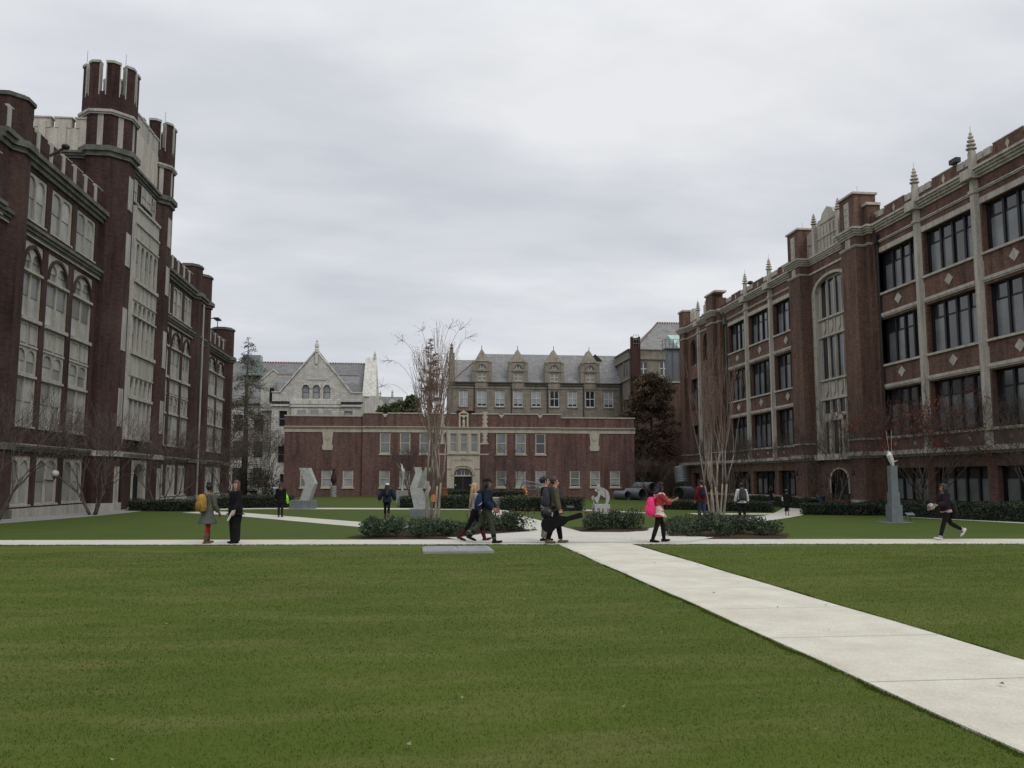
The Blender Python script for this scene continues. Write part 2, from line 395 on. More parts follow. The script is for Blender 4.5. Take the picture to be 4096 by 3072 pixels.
# turrets
def turret(cx, cy):
    a = 1.6
    t = oprism(MB(), cx, cy, a, ZB, 27.2).build('turret', M_BRICK_L, lb)
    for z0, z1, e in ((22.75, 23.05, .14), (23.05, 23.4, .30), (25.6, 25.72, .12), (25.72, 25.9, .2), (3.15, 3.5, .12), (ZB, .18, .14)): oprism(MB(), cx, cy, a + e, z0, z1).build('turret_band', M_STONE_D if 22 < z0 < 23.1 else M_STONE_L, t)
    pn = MB()
    for k in range(8):
        q = k * PI / 4; n = Vector((math.cos(q), math.sin(q), 0)); s = Vector((-n.y, n.x, 0)); o = Vector((cx, cy, 0))
        def P(u, z, d): return tuple(o + s * u + n * (a + d) + Vector((0, 0, z)))
        pn.fbox(P, -.18, .18, 23.4, 25.6, -.05, .012)
    pn.build('stone_panel', M_STONE_L, t)
    # crown: eight tall merlons standing over the corners
    kk = 1.6 * math.tan(PI / 8)
    for k in range(8):
        q = k * PI / 4; m = MB(); cp = MB()
        pts = []
        for sgn, qq in ((0, q), (1, q + PI / 4)):
            n = Vector((math.cos(qq), math.sin(qq), 0)); s = Vector((-n.y, n.x, 0))
            pts.append((n, s))
        def ring(e, g):
            (n0, s0), (n1, s1) = pts
            o = Vector((cx, cy, 0))
            A = o + n0 * (a + e) + s0 * (.24 + g); R = (a + e) / math.cos(PI / 8); q2 = q + PI / 8
            B = o + Vector((math.cos(q2), math.sin(q2), 0)) * R
            C = o + n1 * (a + e) - s1 * (.24 + g); return A, B, C
        A, B, C = ring(0.001, 0); a2, b2, c2 = ring(-.42, 0)
        m.prism([(p.x, p.y) for p in (A, B, C, c2, b2, a2)], lambda x, y, t: (x, y, t), 27.2, 29.15)
        mm = m.build('merlon', M_BRICK_L, t)
        A, B, C = ring(.08, -.06); a2, b2, c2 = ring(-.5, -.06)
        cp.prism([(p.x, p.y) for p in (A, B, C, c2, b2, a2)], lambda x, y, t: (x, y, t), 29.15, 29.32)
        for X, i in ((ring(.02, -.06), 0), (ring(.02, -.06), 2)):
            Y = ring(.02, .0); Z = ring(-.44, 0); Zi = ring(-.44, -.06)
            cp.prism([(p.x, p.y) for p in (X[i], Y[i], Z[i], Zi[i])], lambda x, y, t: (x, y, t), 26.95, 29.14)
        cp.build('stone_cap', M_STONE_L, mm)
    for k in (1, 3, 5, 7): pass
    MB().tube([(cx + 1.2, cy - 1, 29.3), (cx + 1.2, cy - 1, 30.1)], .012, 4).build('lightning_rod', M_IRON, t)
    MB().tube([(cx - 1.2, cy - 1.2, 29.3), (cx - 1.2, cy - 1.2, 30.1)], .012, 4).build('lightning_rod', M_IRON, t)
    for z0, z1 in ((19.65, 21.85), (15.85, 18.0), (10.2, 12.95), (5.2, 7.6), (.2, 2.5)):
        s = MB(); fr = lambda u, z, d: (cx + 1.6 + d, u, z)
        u = cy - .05
        s.fbox(fr, u - .42, u - .27, z0 - .1, z1, -.1, .03); s.fbox(fr, u + .27, u + .42, z0 - .1, z1, -.1, .03); s.fbox(fr, u - .27, u + .27, z0 - .1, z0 + .05, -.1, .05)
        o = s.build('slit_window', M_STONE_L, t)
        MB().fbox(fr, u - .27, u + .27, z0 + .05, z1, -.1, .012).build('pane', M_GL_GREY, o)
turret(-20.9, 58.5); turret(-20.9, 67.7)
# stone top of the tower block: battlements seen over the roofs
tp = MB()
FS = lambda u, z, d: (u, 57.3 - d, z)      # side wall of the tower, u = world x
FT = lambda u, z, d: (-20 + d, u, z)
tp.box(-36, -20.02, 57.32, 68.88, 22.7, 24.72)
tp.fbox(FT, 59.6, 66.6, 23.4, 26.3, -.5, .02)
tp.build('stone_parapet', M_STONE_R, lb)
for k in range(11):
    u = -35.6 + k * 1.3
    if u > -22.6: continue
    m = MB().fbox(FS, u, u + 1.05, 24.72, 25.35, -.5, .02)
    m.fbox(FS, u - .06, u + 1.11, 25.35, 25.45, -.55, .08)
    m.fbox(FS, u + .28, u + .75, 22.9, 25.1, 0.02, .07)
    m.build('stone_merlon', M_STONE_R, lb)
for k in range(5):
    u = 60.0 + k * 1.3
    m = MB().fbox(FT, u, u + 1.0, 26.3, 27.5, -.5, .02); m.fbox(FT, u - .05, u + 1.05, 27.5, 27.65, -.55, .08)
    m.build('stone_merlon', M_STONE_L, lb)
c = MB(); moulding(c, FS, -36, -20.2, 22.65, 23.1, .35); moulding(c, FT, 59.5, 66.7, 22.85, 23.4, .4)
c.build('tower_cornice', M_STONE_D, lb)
window(lb, FT, 62.6, 65.1, 21.35, 22.8, .07, 2, [(21.45, 22.65, .35)], M_STONE_L, M_GL_GREY, name='belfry_window', rev=.05, gd=.045)
window(lb, FT, 60.9, 61.75, 21.0, 22.75, .07, 1, [(21.1, 22.6, .3)], M_STONE_L, M_GL_GREY, name='belfry_window', rev=.05, gd=.045)
window(lb, FT, 65.3, 66.1, 21.0, 22.75, .07, 1, [(21.1, 22.6, .3)], M_STONE_L, M_GL_GREY, name='belfry_window', rev=.05, gd=.045)
# stone oriel between the turrets
FO = lambda u, z, d: (-19.45 + d, u, z)
rows = [(4.6, 7.1, 0), (7.45, 8.67, .35), (10.5, 12.85, 0), (13.05, 13.9, .35), (15.5, 18.04, .4)]
o = window(lb, FO, 60.5, 65.6, 4.35, 20.6, 0, 5, rows, M_STONE_L, M_GL_GREY, name='oriel', rev=.2, m=.2, mul=.28)
oc = MB()
for ua, ub in ((60.5, 60.0), (65.6, 66.15)):
    oc.quad((-19.45, ua, 3.5), (-20.0, ub, 3.5), (-20.0, ub, 20.6), (-19.45, ua, 20.6))
oc.quad((-19.45, 60.5, 20.6), (-19.45, 65.6, 20.6), (-20, 66.15, 20.6), (-20, 60, 20.6))
for z, h, p in ((7.15, .2, .1), (8.72, .12, .07), (10.2, .25, .16), (12.88, .12, .1), (13.98, .1, .07), (15.2, .25, .16), (18.2, .12, .08), (19.3, .14, .1), (20.45, .18, .12), (4.35, .2, .12)):
    oc.fbox(FO, 60.45, 65.65, z, z + h, .002, p)
for k in range(6):
    u = 60.6 + k * .97
    for z0, z1 in ((8.9, 10.1), (14.1, 15.1), (18.4, 19.25)): oc.fbox(FO, u, u + .06, z0, z1, .002, .06)
oc.build('oriel_moulding', M_STONE_L, o)
g = MB()
g.wall(FO, 59.8, 66.4, ZB, 4.36, -.001, [(62.0, 64.8, ZB, 2.95)], .2)
g.build('entrance_wall', M_BRICK_L, lb, fix=False)
c = MB(); moulding(c, FO, 59.8, 66.4, 3.15, 3.5, .2); c.build('entrance_course', M_STONE_L, lb)
dr = MB(); dr.wall(FO, 61.75, 65.05, ZB, 3.0, .03, [(62.2, 64.6, ZB - .01, 2.75)], .42); dr.spandrel(FO, 62.2, 64.6, 1.7, 2.751, -.4, .028, 'point', 1.04, 12)
d = dr.build('doorway', M_STONE_L, lb, fix=False)
MB().fbox(FO, 62.0, 64.8, ZB, 2.85, -.6, -.4).build('door_leaf', M_BLACK, d)
c = MB(); c.box(-19.5, -18.6, 61.4, 65.4, ZB, -.2); c.box(-19.5, -18.2, 61.2, 65.6, ZB, -.33); c.build('step', M_STONE_L, lb)
# cross shaped wall brackets on the high merlons
b = MB(); b.tube([(-20.3, 48.2, 19.4), (-19.6, 48.4, 20.0)], .08, 6); b.ball((-19.55, 48.4, 20.05), (.22, .25, .16)); b.build('floodlight', M_IRON, lb)
b = MB(); b.tube([(-20.6, 87, 17.6), (-19.9, 87, 17.6)], .05, 4); b.box(-20.2, -19.7, 86.9, 88.2, 17.55, 17.7); b.tube([(-20, 87.9, 17.6), (-20, 87.9, 16.3)], .04, 4); b.build('roof_bracket', M_IRON, lb)
wl = MB(); wl.ball((-20.0, 50.67, 2.0), .2, 14, 9); wlo = wl.build('wall_lamp', mat('opal_globe', (.5, .5, .48), rough=.4), lb, smooth=True)
k = MB(); k.tube([(-20.56, 50.67, 1.65), (-20.1, 50.67, 1.6), (-20.0, 50.67, 1.78)], .035, 6); k.lathe([(.06, 0), (.14, .08), (.1, .12)], (-20.0, 50.67, 1.74), 8); k.build('lamp_bracket', M_IRON, wlo)
# ================================================================== RIGHT BUILDING
rb = thing('long_brick_hall', (33, 66, -.55), 'brown brick hall of wide dark windows with white stone pilasters and pinnacles', 'building', world=True)
ZR = -.9
PITCH = 5.95
near = [46.3 - PITCH * 3, 46.3 - PITCH * 2, 46.3 - PITCH, 46.3, 52.25, 57.75]
far = [70.25, 76.2, 82.15, 87.9]
floors = [(.26, 2.45), (4.7, 7.95), (9.8, 13.0), (14.95, 17.85)]
w = MB(); ops_n = []; ops_f = []; spans = []
for P, dst in ((near, ops_n), (far, ops_f)):
    for k in range(len(P) - 1):
        a, b = P[k] + .42, P[k + 1] - .42
        if P is near and k == 4: b = 57.3
        if P is far and k == 0: a = 70.6
        if P is far and k == 2: b = 87.4
        spans.append((a, b)); dst += [(a, b, z0, z1) for z0, z1 in floors]
w.wall(FR, 28.4, 58.4, ZR, 20.1, 0, ops_n, .5)
w.wall(FR, 69.2, 88.3, ZR, 20.1, 0, ops_f, .5)
pw = [(92.6, 94.9), (97.2, 99.5)]
w.wall(FR, 88.3, 102.4, ZR, 20.1, .25, [o for a, b in pw for o in ((a, b, 4.7, 7.95), (a, b, 9.8, 13.5), (a, b, 15.2, 18.4), (a, b, .26, 2.4))], .5)
for a, b in pw: w.spandrel(FR, a, b, 17.2, 18.4, -.25, .249, 'round', 1.12, 10)
w.box(33.06, 52, 28.4, 102.4, 18, 19.2); w.quad((32.75, 102.4, ZR), (52, 102.4, ZR), (52, 102.4, 20), (32.75, 102.4, 20)); w.quad((33, 28.4, ZR), (52, 28.4, ZR), (52, 28.4, 20), (33, 28.4, 20))
# parapet
for a, b, d in ((28.4, 57.6, 0), (70.4, 88.4, 0), (88.4, 102.4, .25)): w.fbox(FR, a, b, 20.05, 20.55, d - .35, d - .02)
# pavilion piers and their stepped buttresses
FB = lambda u, z, d: (32.65 - d, u, z)
w.fbox(FR, 58.2, 60.35, ZR, 22.6, -.5, 1.2); w.fbox(FR, 57.6, 58.19, ZR, 21.6, -.5, .5); w.fbox(FR, 57.3, 57.59, ZR, 20.8, -.5, .25)
w.fbox(FR, 67.45, 69.6, ZR, 22.6, -.5, 1.2); w.fbox(FR, 69.61, 70.2, ZR, 21.6, -.5, .5); w.fbox(FR, 70.21, 70.5, ZR, 20.8, -.5, .25)
w.wall(FB, 60.3, 67.5, ZR, 20.2, 0, [(61.2, 66.6, 3.6, 18.0), (62.2, 65.0, ZR, 2.5)], .3)
w.spandrel(FB, 61.2, 66.6, 16.9, 18.01, -.3, -.001, 'round', 1.1, 14)
w.spandrel(FB, 62.2, 65.0, 1.6, 2.501, -.3, -.001, 'round', .88, 12)
# end pavilion piers
for a, b, d, zt in ((88.5, 89.6, .55, 21.3), (89.6, 91.6, .95, 21.9), (100.6, 102.3, .7, 22.1)): w.fbox(FR, a, b, ZR, zt, -.3, d)
w.build('brick_wall', M_BRICK_R, rb, fix=False)
# merlons
def merlons(P, d):
    for k in range(len(P) - 1):
        c = (P[k] + P[k + 1]) / 2
        m = MB().fbox(FR, c - 1.25, c + 1.25, 20.55, 21.02, d - .35, d - .02).build('merlon', M_BRICK_R, rb)
        s = MB().fbox(FR, c - 1.28, c + 1.28, 21.02, 21.08, d - .38, d)
        s.prism([(c, 20.3), (c + .17, 20.6), (c, 20.9), (c - .17, 20.6)], lambda u, z, t: FR(u, z, t), d - .03, d + .02)
        s.build('merlon_coping', M_STONE_R, m)
        for o, wd in ((1.72, .33), (2.42, .25)):
            for sg in (-1, 1):
                MB().fbox(FR, c + sg * o - wd, c + sg * o + wd, 20.55, 20.98, d - .37, d + .02).build('stone_merlon', M_STONE_R, rb)
merlons(near, 0); merlons(far, 0)
for c in (93.6, 98.4):
    m = MB().fbox(FR, c - .8, c + .8, 20.5, 21.6, -.1, .27); m.fbox(FR, c - .3, c + .3, 21.6, 22.0, -.1, .27); m.build('stone_merlon', M_STONE_R, rb)
# windows
def big_window(a, b, z0, z1, d=0, n=4, arched=False):
    f = MB(); g = MB()
    D = d - .42
    g1 = .28
    bw = (b - a - g1) / n
    f.fbox(FR, a, a + .1, z0, z1, D, D + .12); f.fbox(FR, b - g1, b, z0, z1, D - .02, D + .1); f.fbox(FR, a, b, z0, z0 + .1, D, D + .1); f.fbox(FR, a, b, z1 - .1, z1, D, D + .1)
    for k in range(1, n): f.fbox(FR, a + k * bw - .09, a + k * bw + .09, z0, z1, D, D + .14)
    zt = z0 + (z1 - z0) * .7
    f.fbox(FR, a, b, zt - .05, zt + .05, D, D + .06)
    o = f.build('window', M_DFRAME, rb)
    dk = MB()
    for k in range(n):
        x0, x1 = a + k * bw, a + (k + 1) * bw
        tgt = g if random.random() < .8 else dk
        tgt.quad(FR(x0, z0, D + .03), FR(x1, z0, D + .03), FR(x1, zt, D + .03), FR(x0, zt, D + .03))
        dk.quad(FR(x0, zt, D + .03), FR(x1, zt, D + .03), FR(x1, z1, D + .03), FR(x0, z1, D + .03))
    if g.v: g.build('lower_pane', M_GL_BLIND_SKY, o, fix=False)
    dk.build('pane', M_GL_DARK, o, fix=False)
random.seed(5)
for a, b in spans:
    for i, (z0, z1) in enumerate(floors): big_window(a, b, z0, z1)
for a, b in pw:
    for z0, z1 in ((.26, 2.4), (4.7, 7.95), (9.8, 13.5), (15.2, 18.4)): big_window(a, b, z0, z1, .25, 2)
# pilasters with pinnacles
def finial(mb, x, y, z, s=1.0):
    prof = [(.2, 0), (.2, .12), (.12, .16)]
    for k, r in enumerate((.31, .27, .22, .16)):
        zz = .18 + k * .24; prof += [(.11, zz), (r, zz + .03), (r * 1.02, zz + .1), (r * .7, zz + .15), (.09, zz + .17)]
    prof += [(.09, 1.12), (.1, 1.18), (.02, 1.32)]
    return mb.lathe([(r * s, q * s) for r, q in prof], (x, y, z), 8)
for u in near[:5] + far[1:3] + [96.05]:
    d = .25 if u > 90 else 0
    p = MB()
    def shaft(z0, z1, e=0):
        p.prism([(u - .29 - e, d), (u - .17 - e, d + .26 + e), (u + .17 + e, d + .26 + e), (u + .29 + e, d)], lambda a, q, t: (33 - q, a, t), z0, z1)
    shaft(3.62, 19.45); shaft(18.6, 18.8, .08); shaft(20.06, 21.15)
    p.fbox(FR, u - .5, u + .5, 19.45, 20.05, d - .01, d + .62)
    p.fbox(FR, u - .4, u + .4, 4.5, 4.66, d - .01, d + .34)
    o = p.build('pilaster', M_STONE_R, rb)
    finial(MB(), 33 - d - .1, u, 21.15).build('pinnacle', M_STONE_R, o)
    MB().tube([(33 - d - .1, u, 22.4), (33 - d - .1, u, 22.8)], .012, 4).build('lightning_rod', M_IRON, o)
# stone bands
t = MB()
for a, b in spans:
    for z0, z1 in floors[1:]:
        t.fbox(FR, a - .1, b + .1, z0 - .17, z0 - .02, -.05, .12)
    for z in (13.15, 8.05):
        t.fbox(FR, a - .1, b + .1, z, z + .1, -.05, .06); t.fbox(FR, a - .1, b + .1, z + .1, z + .3, -.05, .11)
        t.fbox(FR, a - .1, a - .04, z + .3, z + 1.3, -.05, .03); t.fbox(FR, b + .04, b + .1, z + .3, z + 1.3, -.05, .03)
    t.fbox(FR, a - .1, b + .1, 17.9, 18.26, -.05, .04)
for a, b, d in ((28.4, 57.6, 0), (70.4, 88.4, 0), (88.4, 102.4, .25)):
    t.fbox(FR, a, b, 18.62, 18.7, d - .05, d + .07); t.fbox(FR, a, b, 18.7, 18.78, d - .05, d + .12)
    t.fbox(FR, a, b, 4.5, 4.62, d - .05, d + .1)
    t.fbox(FR, a, b, 3.2, 3.36, d - .05, d + .14); t.fbox(FR, a, b, 3.36, 3.65, d - .05, d + .4)
    t.fbox(FR, a, b, .02, .2, d - .05, d + .12)
for a, b, d in ((58.2, 60.35, 1.2), (67.45, 69.6, 1.2), (57.6, 58.19, .5), (69.61, 70.2, .5), (89.6, 91.6, .95), (88.5, 89.6, .55), (100.6, 102.3, .7)):
    for z0, z1, e in ((18.62, 18.7, .06), (18.7, 18.78, .1), (4.5, 4.62, .1), (3.2, 3.36, .12), (3.36, 3.65, .3), (.02, .2, .1)):
        t.fbox(FR, a - e, b + e, z0, z1, -.05, d + e)
t.build('stone_band', M_STONE_R, rb)
c = MB()
for a, b, d in ((28.4, 57.6, 0), (70.4, 88.4, 0), (88.4, 102.4, .25)): moulding(c, FR, a, b, 19.45, 20.05, .48, d, 4)
for a, b, d in ((58.2, 60.35, 1.2), (67.45, 69.6, 1.2), (57.6, 58.19, .5), (69.61, 70.2, .5), (89.6, 91.6, .95), (100.6, 102.3, .7)):
    for k in range(4):
        e = .4 * (k + 1) / 4; c.fbox(FR, a - e, b + e, 19.45 + k * .15, 19.6 + k * .15, -.05, d + e)
moulding(c, FB, 60.3, 67.5, 19.45, 20.05, .3, 0, 4)
c.build('cornice', M_STONE_R, rb)
# lozenge tiles
for a, b in spans:
    u = (a + b) / 2
    for z in (14.14, 9.03):
        MB().prism([(u, z - .38), (u + .42, z), (u, z + .38), (u - .42, z)], lambda p, q, t: FR(p, q, t), -.02, .05).build('lozenge_tile', M_STONE_R, rb)
    for o in (-1.2, 1.2):
        MB().fbox(FR, u + o - .12, u + o + .12, 3.98, 4.22, -.02, .04).build('square_tile', M_STONE_R, rb)
# pavilion: caps, panels, stone frontispiece
for a, b in ((58.2, 60.35), (67.45, 69.6)):
    k = MB(); k.fbox(FR, a - .12, b + .12, 22.6, 22.75, -.6, 1.32)
    uc = (a + b) / 2
    k.add([FR(a - .12, 22.75, -.6), FR(b + .12, 22.75, -.6), FR(b + .12, 22.75, 1.32), FR(a - .12, 22.75, 1.32), FR(uc, 23.1, .35)], [(0, 1, 4), (1, 2, 4), (2, 3, 4), (3, 0, 4)])
    k.build('pier_cap', M_STONE_R, rb)
    k = MB(); k.fbox(FR, uc - .35, uc + .35, 20.2, 22.2, 1.19, 1.24)
    for q in range(4): k.fbox(FR, uc - .3, uc + .3, 20.3 + q * .48, 20.7 + q * .48, 1.24, 1.27)
    k.fbox(FR, uc - .35, uc + .35, 18.8, 19.4, 1.19, 1.24); k.build('pier_panel', M_STONE_R, rb)
    MB().tube([FR(uc, 23, .3), FR(uc, 23.6, .3)], .012, 4).build('lightning_rod', M_IRON, rb)
for a, b, d in ((88.5, 91.7, .95), (100.6, 102.4, .7)):
    MB().fbox(FR, a - .1, b + .1, 21.9 if a < 100 else 22.1, 22.1 if a < 100 else 22.3, -.3, d + .1).build('pier_cap', M_STONE_R, rb)
for a, b, zt in ((57.5, 58.3, 21.6), (69.5, 70.3, 21.6)):
    MB().fbox(FR, a, b, zt, zt + .2, -.5, .6).build('pier_cap', M_STONE_R, rb)
f = MB()
pts = [(60.36, 20.06), (60.36, 22.2), (62.0, 22.35), (62.3, 22.75), (62.8, 22.75), (63.1, 23.2), (63.9, 23.55), (64.7, 23.2), (65.0, 22.75), (65.5, 22.75), (65.8, 22.35), (67.44, 22.2), (67.44, 20.06)]
f.prism(pts, lambda p, q, t: FB(p, q, t), -.35, .05)
for u in np.arange(60.6, 67.5, .56): f.fbox(FB, u, u + .1, 20.1, 22.1, .05, .12)
f.fbox(FB, 60.36, 67.44, 21.15, 21.25, .05, .14)
f.fbox(FB, 62.6, 65.2, 22.3, 22.4, .05, .13)
fo = f.build('stone_gable', M_STONE_R, rb)
for u in (61.85, 65.95):
    p = MB().fbox(FB, u - .17, u + .17, 20.06, 22.45, .04, .3); finial(p, 32.48, u, 22.45, .85); p.build('gable_pinnacle', M_STONE_R, fo)
# tall stone window of the pavilion, four lights
s = MB(); g = MB()
n = 4; u0, u1 = 61.6, 66.2; mul = .26; wd = (u1 - u0 - (n - 1) * mul) / n
ops = []
for z0, z1 in ((14.75, 17.75), (9.75, 13.05), (6.95, 7.95), (3.7, 6.3)):
    for k in range(n):
        a = u0 + k * (wd + mul)
        if z0 == 3.7 and k in (1, 2): continue
        ops.append((a, a + wd, z0, z1))
s.wall(FB, 61.2, 66.6, 3.6, 18.0, -.3, ops, .08)
s.arch_ring(FB, 61.25, 66.55, 16.9, .5, -.28, .06, 'round', 1.08, 18)
s.fbox(FB, 60.75, 61.25, 3.65, 16.9, -.3, .06); s.fbox(FB, 66.55, 67.05, 3.65, 16.9, -.3, .06)
for k in range(n + 1):
    a = u0 + k * (wd + mul) - mul / 2 - .0
    s.fbox(FB, a - .07, a + .07, 3.65, 17.4, -.3, -.22)
for z in (14.55, 13.1, 9.55, 8.0): s.fbox(FB, 61.25, 66.55, z, z + .16, -.3, -.12)
for z0 in (13.35, 8.3):
    for k in range(n):
        a = u0 + k * (wd + mul); uc = a + wd / 2
        s.prism([(uc - .28, z0 + 1.0), (uc + .28, z0 + 1.0), (uc + .28, z0 + .4), (uc, z0), (uc - .28, z0 + .4)], lambda p, q, t: FB(p, q, t), -.3, -.2)
for z in np.arange(4.2, 16.5, .82):
    for uc in (61.0, 66.8): s.fbox(FB, uc - .12, uc + .12, z, z + .1, .06, .1)
s.fbox(FB, 62.7, 63.05, 3.65, 6.6, -.3, .0); s.fbox(FB, 64.75, 65.1, 3.65, 6.6, -.3, .0); s.fbox(FB, 62.7, 65.1, 6.3, 6.75, -.3, .03)
so = s.build('frontispiece', M_STONE_R, rb, fix=False)
g.quad(FB(61.3, 3.7, -.4), FB(66.5, 3.7, -.4), FB(66.5, 17.9, -.4), FB(61.3, 17.9, -.4)); g.build('pane', M_GL_DARK, so, fix=False)
MB().fbox(FB, 63.05, 64.75, 3.66, 6.3, -.35, -.29).build('balcony_door', M_GL_DARK, so)
b = MB(); b.fbox(FB, 60.35, 67.45, 3.2, 3.65, -.05, .35); b.fbox(FB, 60.35, 67.45, 18.62, 18.78, -.05, .09); b.build('stone_ledge', M_STONE_R, rb)
d = MB(); d.arch_ring(FB, 62.2, 65.0, 1.6, .16, -.3, .08, 'round', .88, 14); d.fbox(FB, 62.04, 62.2, .6, 1.6, -.3, .08); d.fbox(FB, 65.0, 65.16, .6, 1.6, -.3, .08)
do = d.build('arched_doorway', M_STONE_R, rb)
MB().fbox(FB, 62.2, 65.0, ZR, 2.5, -.4, -.29).build('door_leaf', M_BLACK, do)
for u in (59.2, 68.5):
    l = MB(); l.tube([FR(u, 2.5, 1.2), FR(u, 2.62, 1.5), FR(u, 2.4, 1.62)], .035, 5); l.lathe([(.05, 0), (.14, .08), (.11, .42), (.03, .5)], FR(u, 1.95, 1.62), 6); l.build('wall_lantern', M_IRON, rb)
p = MB(); p.tube([FR(57.15, ZR, .12), FR(57.15, 18.6, .12)], .08, 6); p.fbox(FR, 57.0, 57.3, 18.6, 19.2, .02, .3); p.build('downpipe', M_IRON, rb)
p = MB(); p.tube([FR(87.8, ZR, .14), FR(87.8, 18.2, .14)], .1, 6); p.fbox(FR, 87.55, 88.05, 18.2, 18.9, .02, .36); p.build('downpipe', M_COPPER, rb)
fl = MB(); fl.fbox(FR, 47.6, 48.3, 21.1, 21.4, -.1, .25); fl.tube([FR(48, 21.02, -.1), FR(48, 21.2, 0)], .05, 5); fl.build('floodlight', M_IRON, rb)
fl = MB(); fl.ball(FR(81.0, 21.2, 0), (.3, .35, .2)); fl.build('floodlight', M_IRON, rb)
# ================================================================== CENTRAL BUILDING
cb = thing('low_brick_building', (5.3, 97, -.25), 'low two storey plum brick building with flat stone coped parapet and arched stone entrance', 'building', world=True)
ZC = -.7
lowc = [-12.12, -9.81, -7.49, -3.45, -1.23, .95, 9.6, 11.8, 14.07, 18.08, 20.43, 22.77]
upc = [-3.45, -1.23, .95, 9.6, 11.8, 14.07]
W2 = .575
ops = [(c - W2, c + W2, .78, 2.62) for c in lowc]; opu = [(c - W2, c + W2, 4.5, 6.82) for c in upc]
w = MB()
w.wall(FC, -5.95, 3.45, ZC, 9.0, 0, [o for o in ops + opu if -5.9 < o[0] < 3.4], .18)
w.wall(FC, 7.15, 16.45, ZC, 9.0, 0, [o for o in ops + opu if 7.2 < o[0] < 16.4], .18)
w.wall(FC, -14.5, -5.95, ZC, 8.65, -.35, [o for o in ops if o[0] < -6], .18)
w.wall(FC, 16.45, 25.1, ZC, 8.65, -.35, [o for o in ops if o[0] > 16.5], .18)
for u in (-5.95, 16.45): w.quad(FC(u, ZC, 0), FC(u, ZC, -.35), FC(u, 9, -.35), FC(u, 9, 0))
for x in (-14.5, 25.1): w.quad((x, 97.35, ZC), (x, 112, ZC), (x, 112, 8.65), (x, 97.35, 8.65))
w.box(-14.48, 25.08, 97.5, 112, 7.6, 7.9); w.box(-5.95, 16.45, 97.01, 97.5, 7.6, 9.0); w.box(-14.5, -5.96, 97.36, 97.8, 7.6, 8.65); w.box(16.46, 25.1, 97.36, 97.8, 7.6, 8.65)
w.fbox(FC, 3.3, 3.46, ZC, 4.4, 0, .12); w.fbox(FC, 7.14, 8.1, ZC, 5.6, 0, .1); w.fbox(FC, 2.5, 3.45, ZC, 5.6, 0, .1)
w.build('brick_wall', M_BRICK_C, cb, fix=False)
random.seed(3)
for i, c in enumerate(lowc + upc):
    z0, z1 = (.78, 2.62) if i < len(lowc) else (4.5, 6.82)
    d = -.35 if (c < -6 or c > 16.5) else 0
    f = MB(); D = d - .12
    for a, b in ((c - W2, c - W2 + .1), (c + W2 - .1, c + W2)): f.fbox(FC, a, b, z0, z1, D, D + .1)
    zm = (z0 + z1) / 2 + .05
    for a, b in ((z0, z0 + .13), (z1 - .08, z1), (zm - .045, zm + .045)): f.fbox(FC, c - W2, c + W2, a, b, D, D + .08)
    o = f.build('window', M_CREAM, cb)
    dark = c == 14.07 and i >= len(lowc)
    p = MB(); p.quad(FC(c - W2, z0, D + .03), FC(c + W2, z0, D + .03), FC(c + W2, zm, D + .03), FC(c - W2, zm, D + .03)); p.quad(FC(c - W2, zm, D + .05), FC(c + W2, zm, D + .05), FC(c + W2, z1, D + .05), FC(c - W2, z1, D + .05))
    p.build('pane', M_GL_DARK if dark else (M_GL_MID if i >= len(lowc) or random.random() < .25 else M_GL_PALE), o, fix=False)
    if c > 16.5:
        MB().fbox(FC, c - W2 + .1, c + W2 - .1, z0 + .13, z0 + .24, D + .04, D + .06).build('sash_gap', M_BLACK, o)
    MB().fbox(FC, c - W2 - .12, c + W2 + .12, z0 - .15, z0 - .002, d - .1, d + .1).build('sill', M_STONE_C, o)
t = MB()
for a, b, d, zt in ((-14.6, -5.95, -.35, 8.65), (-5.95, 16.45, 0, 9.0), (16.45, 25.2, -.35, 8.65)):
    t.fbox(FC, a, b, 6.9, 7.32, d - .03, d + .06); t.fbox(FC, a, b, 7.32, 7.46, d - .03, d + .14); t.fbox(FC, a, b, 7.46, 7.56, d - .03, d + .24)
for a, b in ((-14.6, -5.95), (16.45, 25.2)): t.fbox(FC, a, b, 8.65, 8.78, -.9, -.28)
for a, b in ((-6.0, -3.75), (-3.25, .7), (1.2, 3.05), (3.75, 4.45), (6.2, 7.5), (7.95, 9.35), (9.85, 13.8), (14.3, 16.5)): t.fbox(FC, a, b, 9.0, 9.12, -.6, .07)
for u in (-3.5, .95, 9.6, 14.05): t.fbox(FC, u - .27, u + .27, 8.8, 8.98, -.3, .05); t.fbox(FC, u - .12, u + .12, 8.62, 8.8, -.05, .05)
t.fbox(FC, 7.15, 8.15, 5.6, 5.75, -.02, .14); t.fbox(FC, 2.45, 3.45, 5.6, 5.75, -.02, .14); t.fbox(FC, 7.15, 8.15, 4.4, 4.55, -.02, .12); t.fbox(FC, 2.45, 3.45, 4.4, 4.55, -.02, .12)
t.build('stone_course', M_STONE_C, cb)
def quoin(u, z0, z1, n, nm):
    q = MB(); h = (z1 - z0) / n
    for k in range(n): q.fbox(FC, u - (.19 if k % 2 else .29), u + (.19 if k % 2 else .29), z0 + k * h, z0 + (k + 1) * h, -.02, .045)
    q.fbox(FC, u - .1, u + .1, z0, z1, .04, .12)
    q.build(nm, M_STONE_C, cb)
quoin(7.72, 7.57, 9.3, 7, 'stone_quoin'); quoin(2.88, 7.57, 9.3, 7, 'stone_quoin'); quoin(7.72, 5.76, 6.89, 5, 'stone_quoin'); quoin(2.88, 5.76, 6.89, 5, 'stone_quoin')
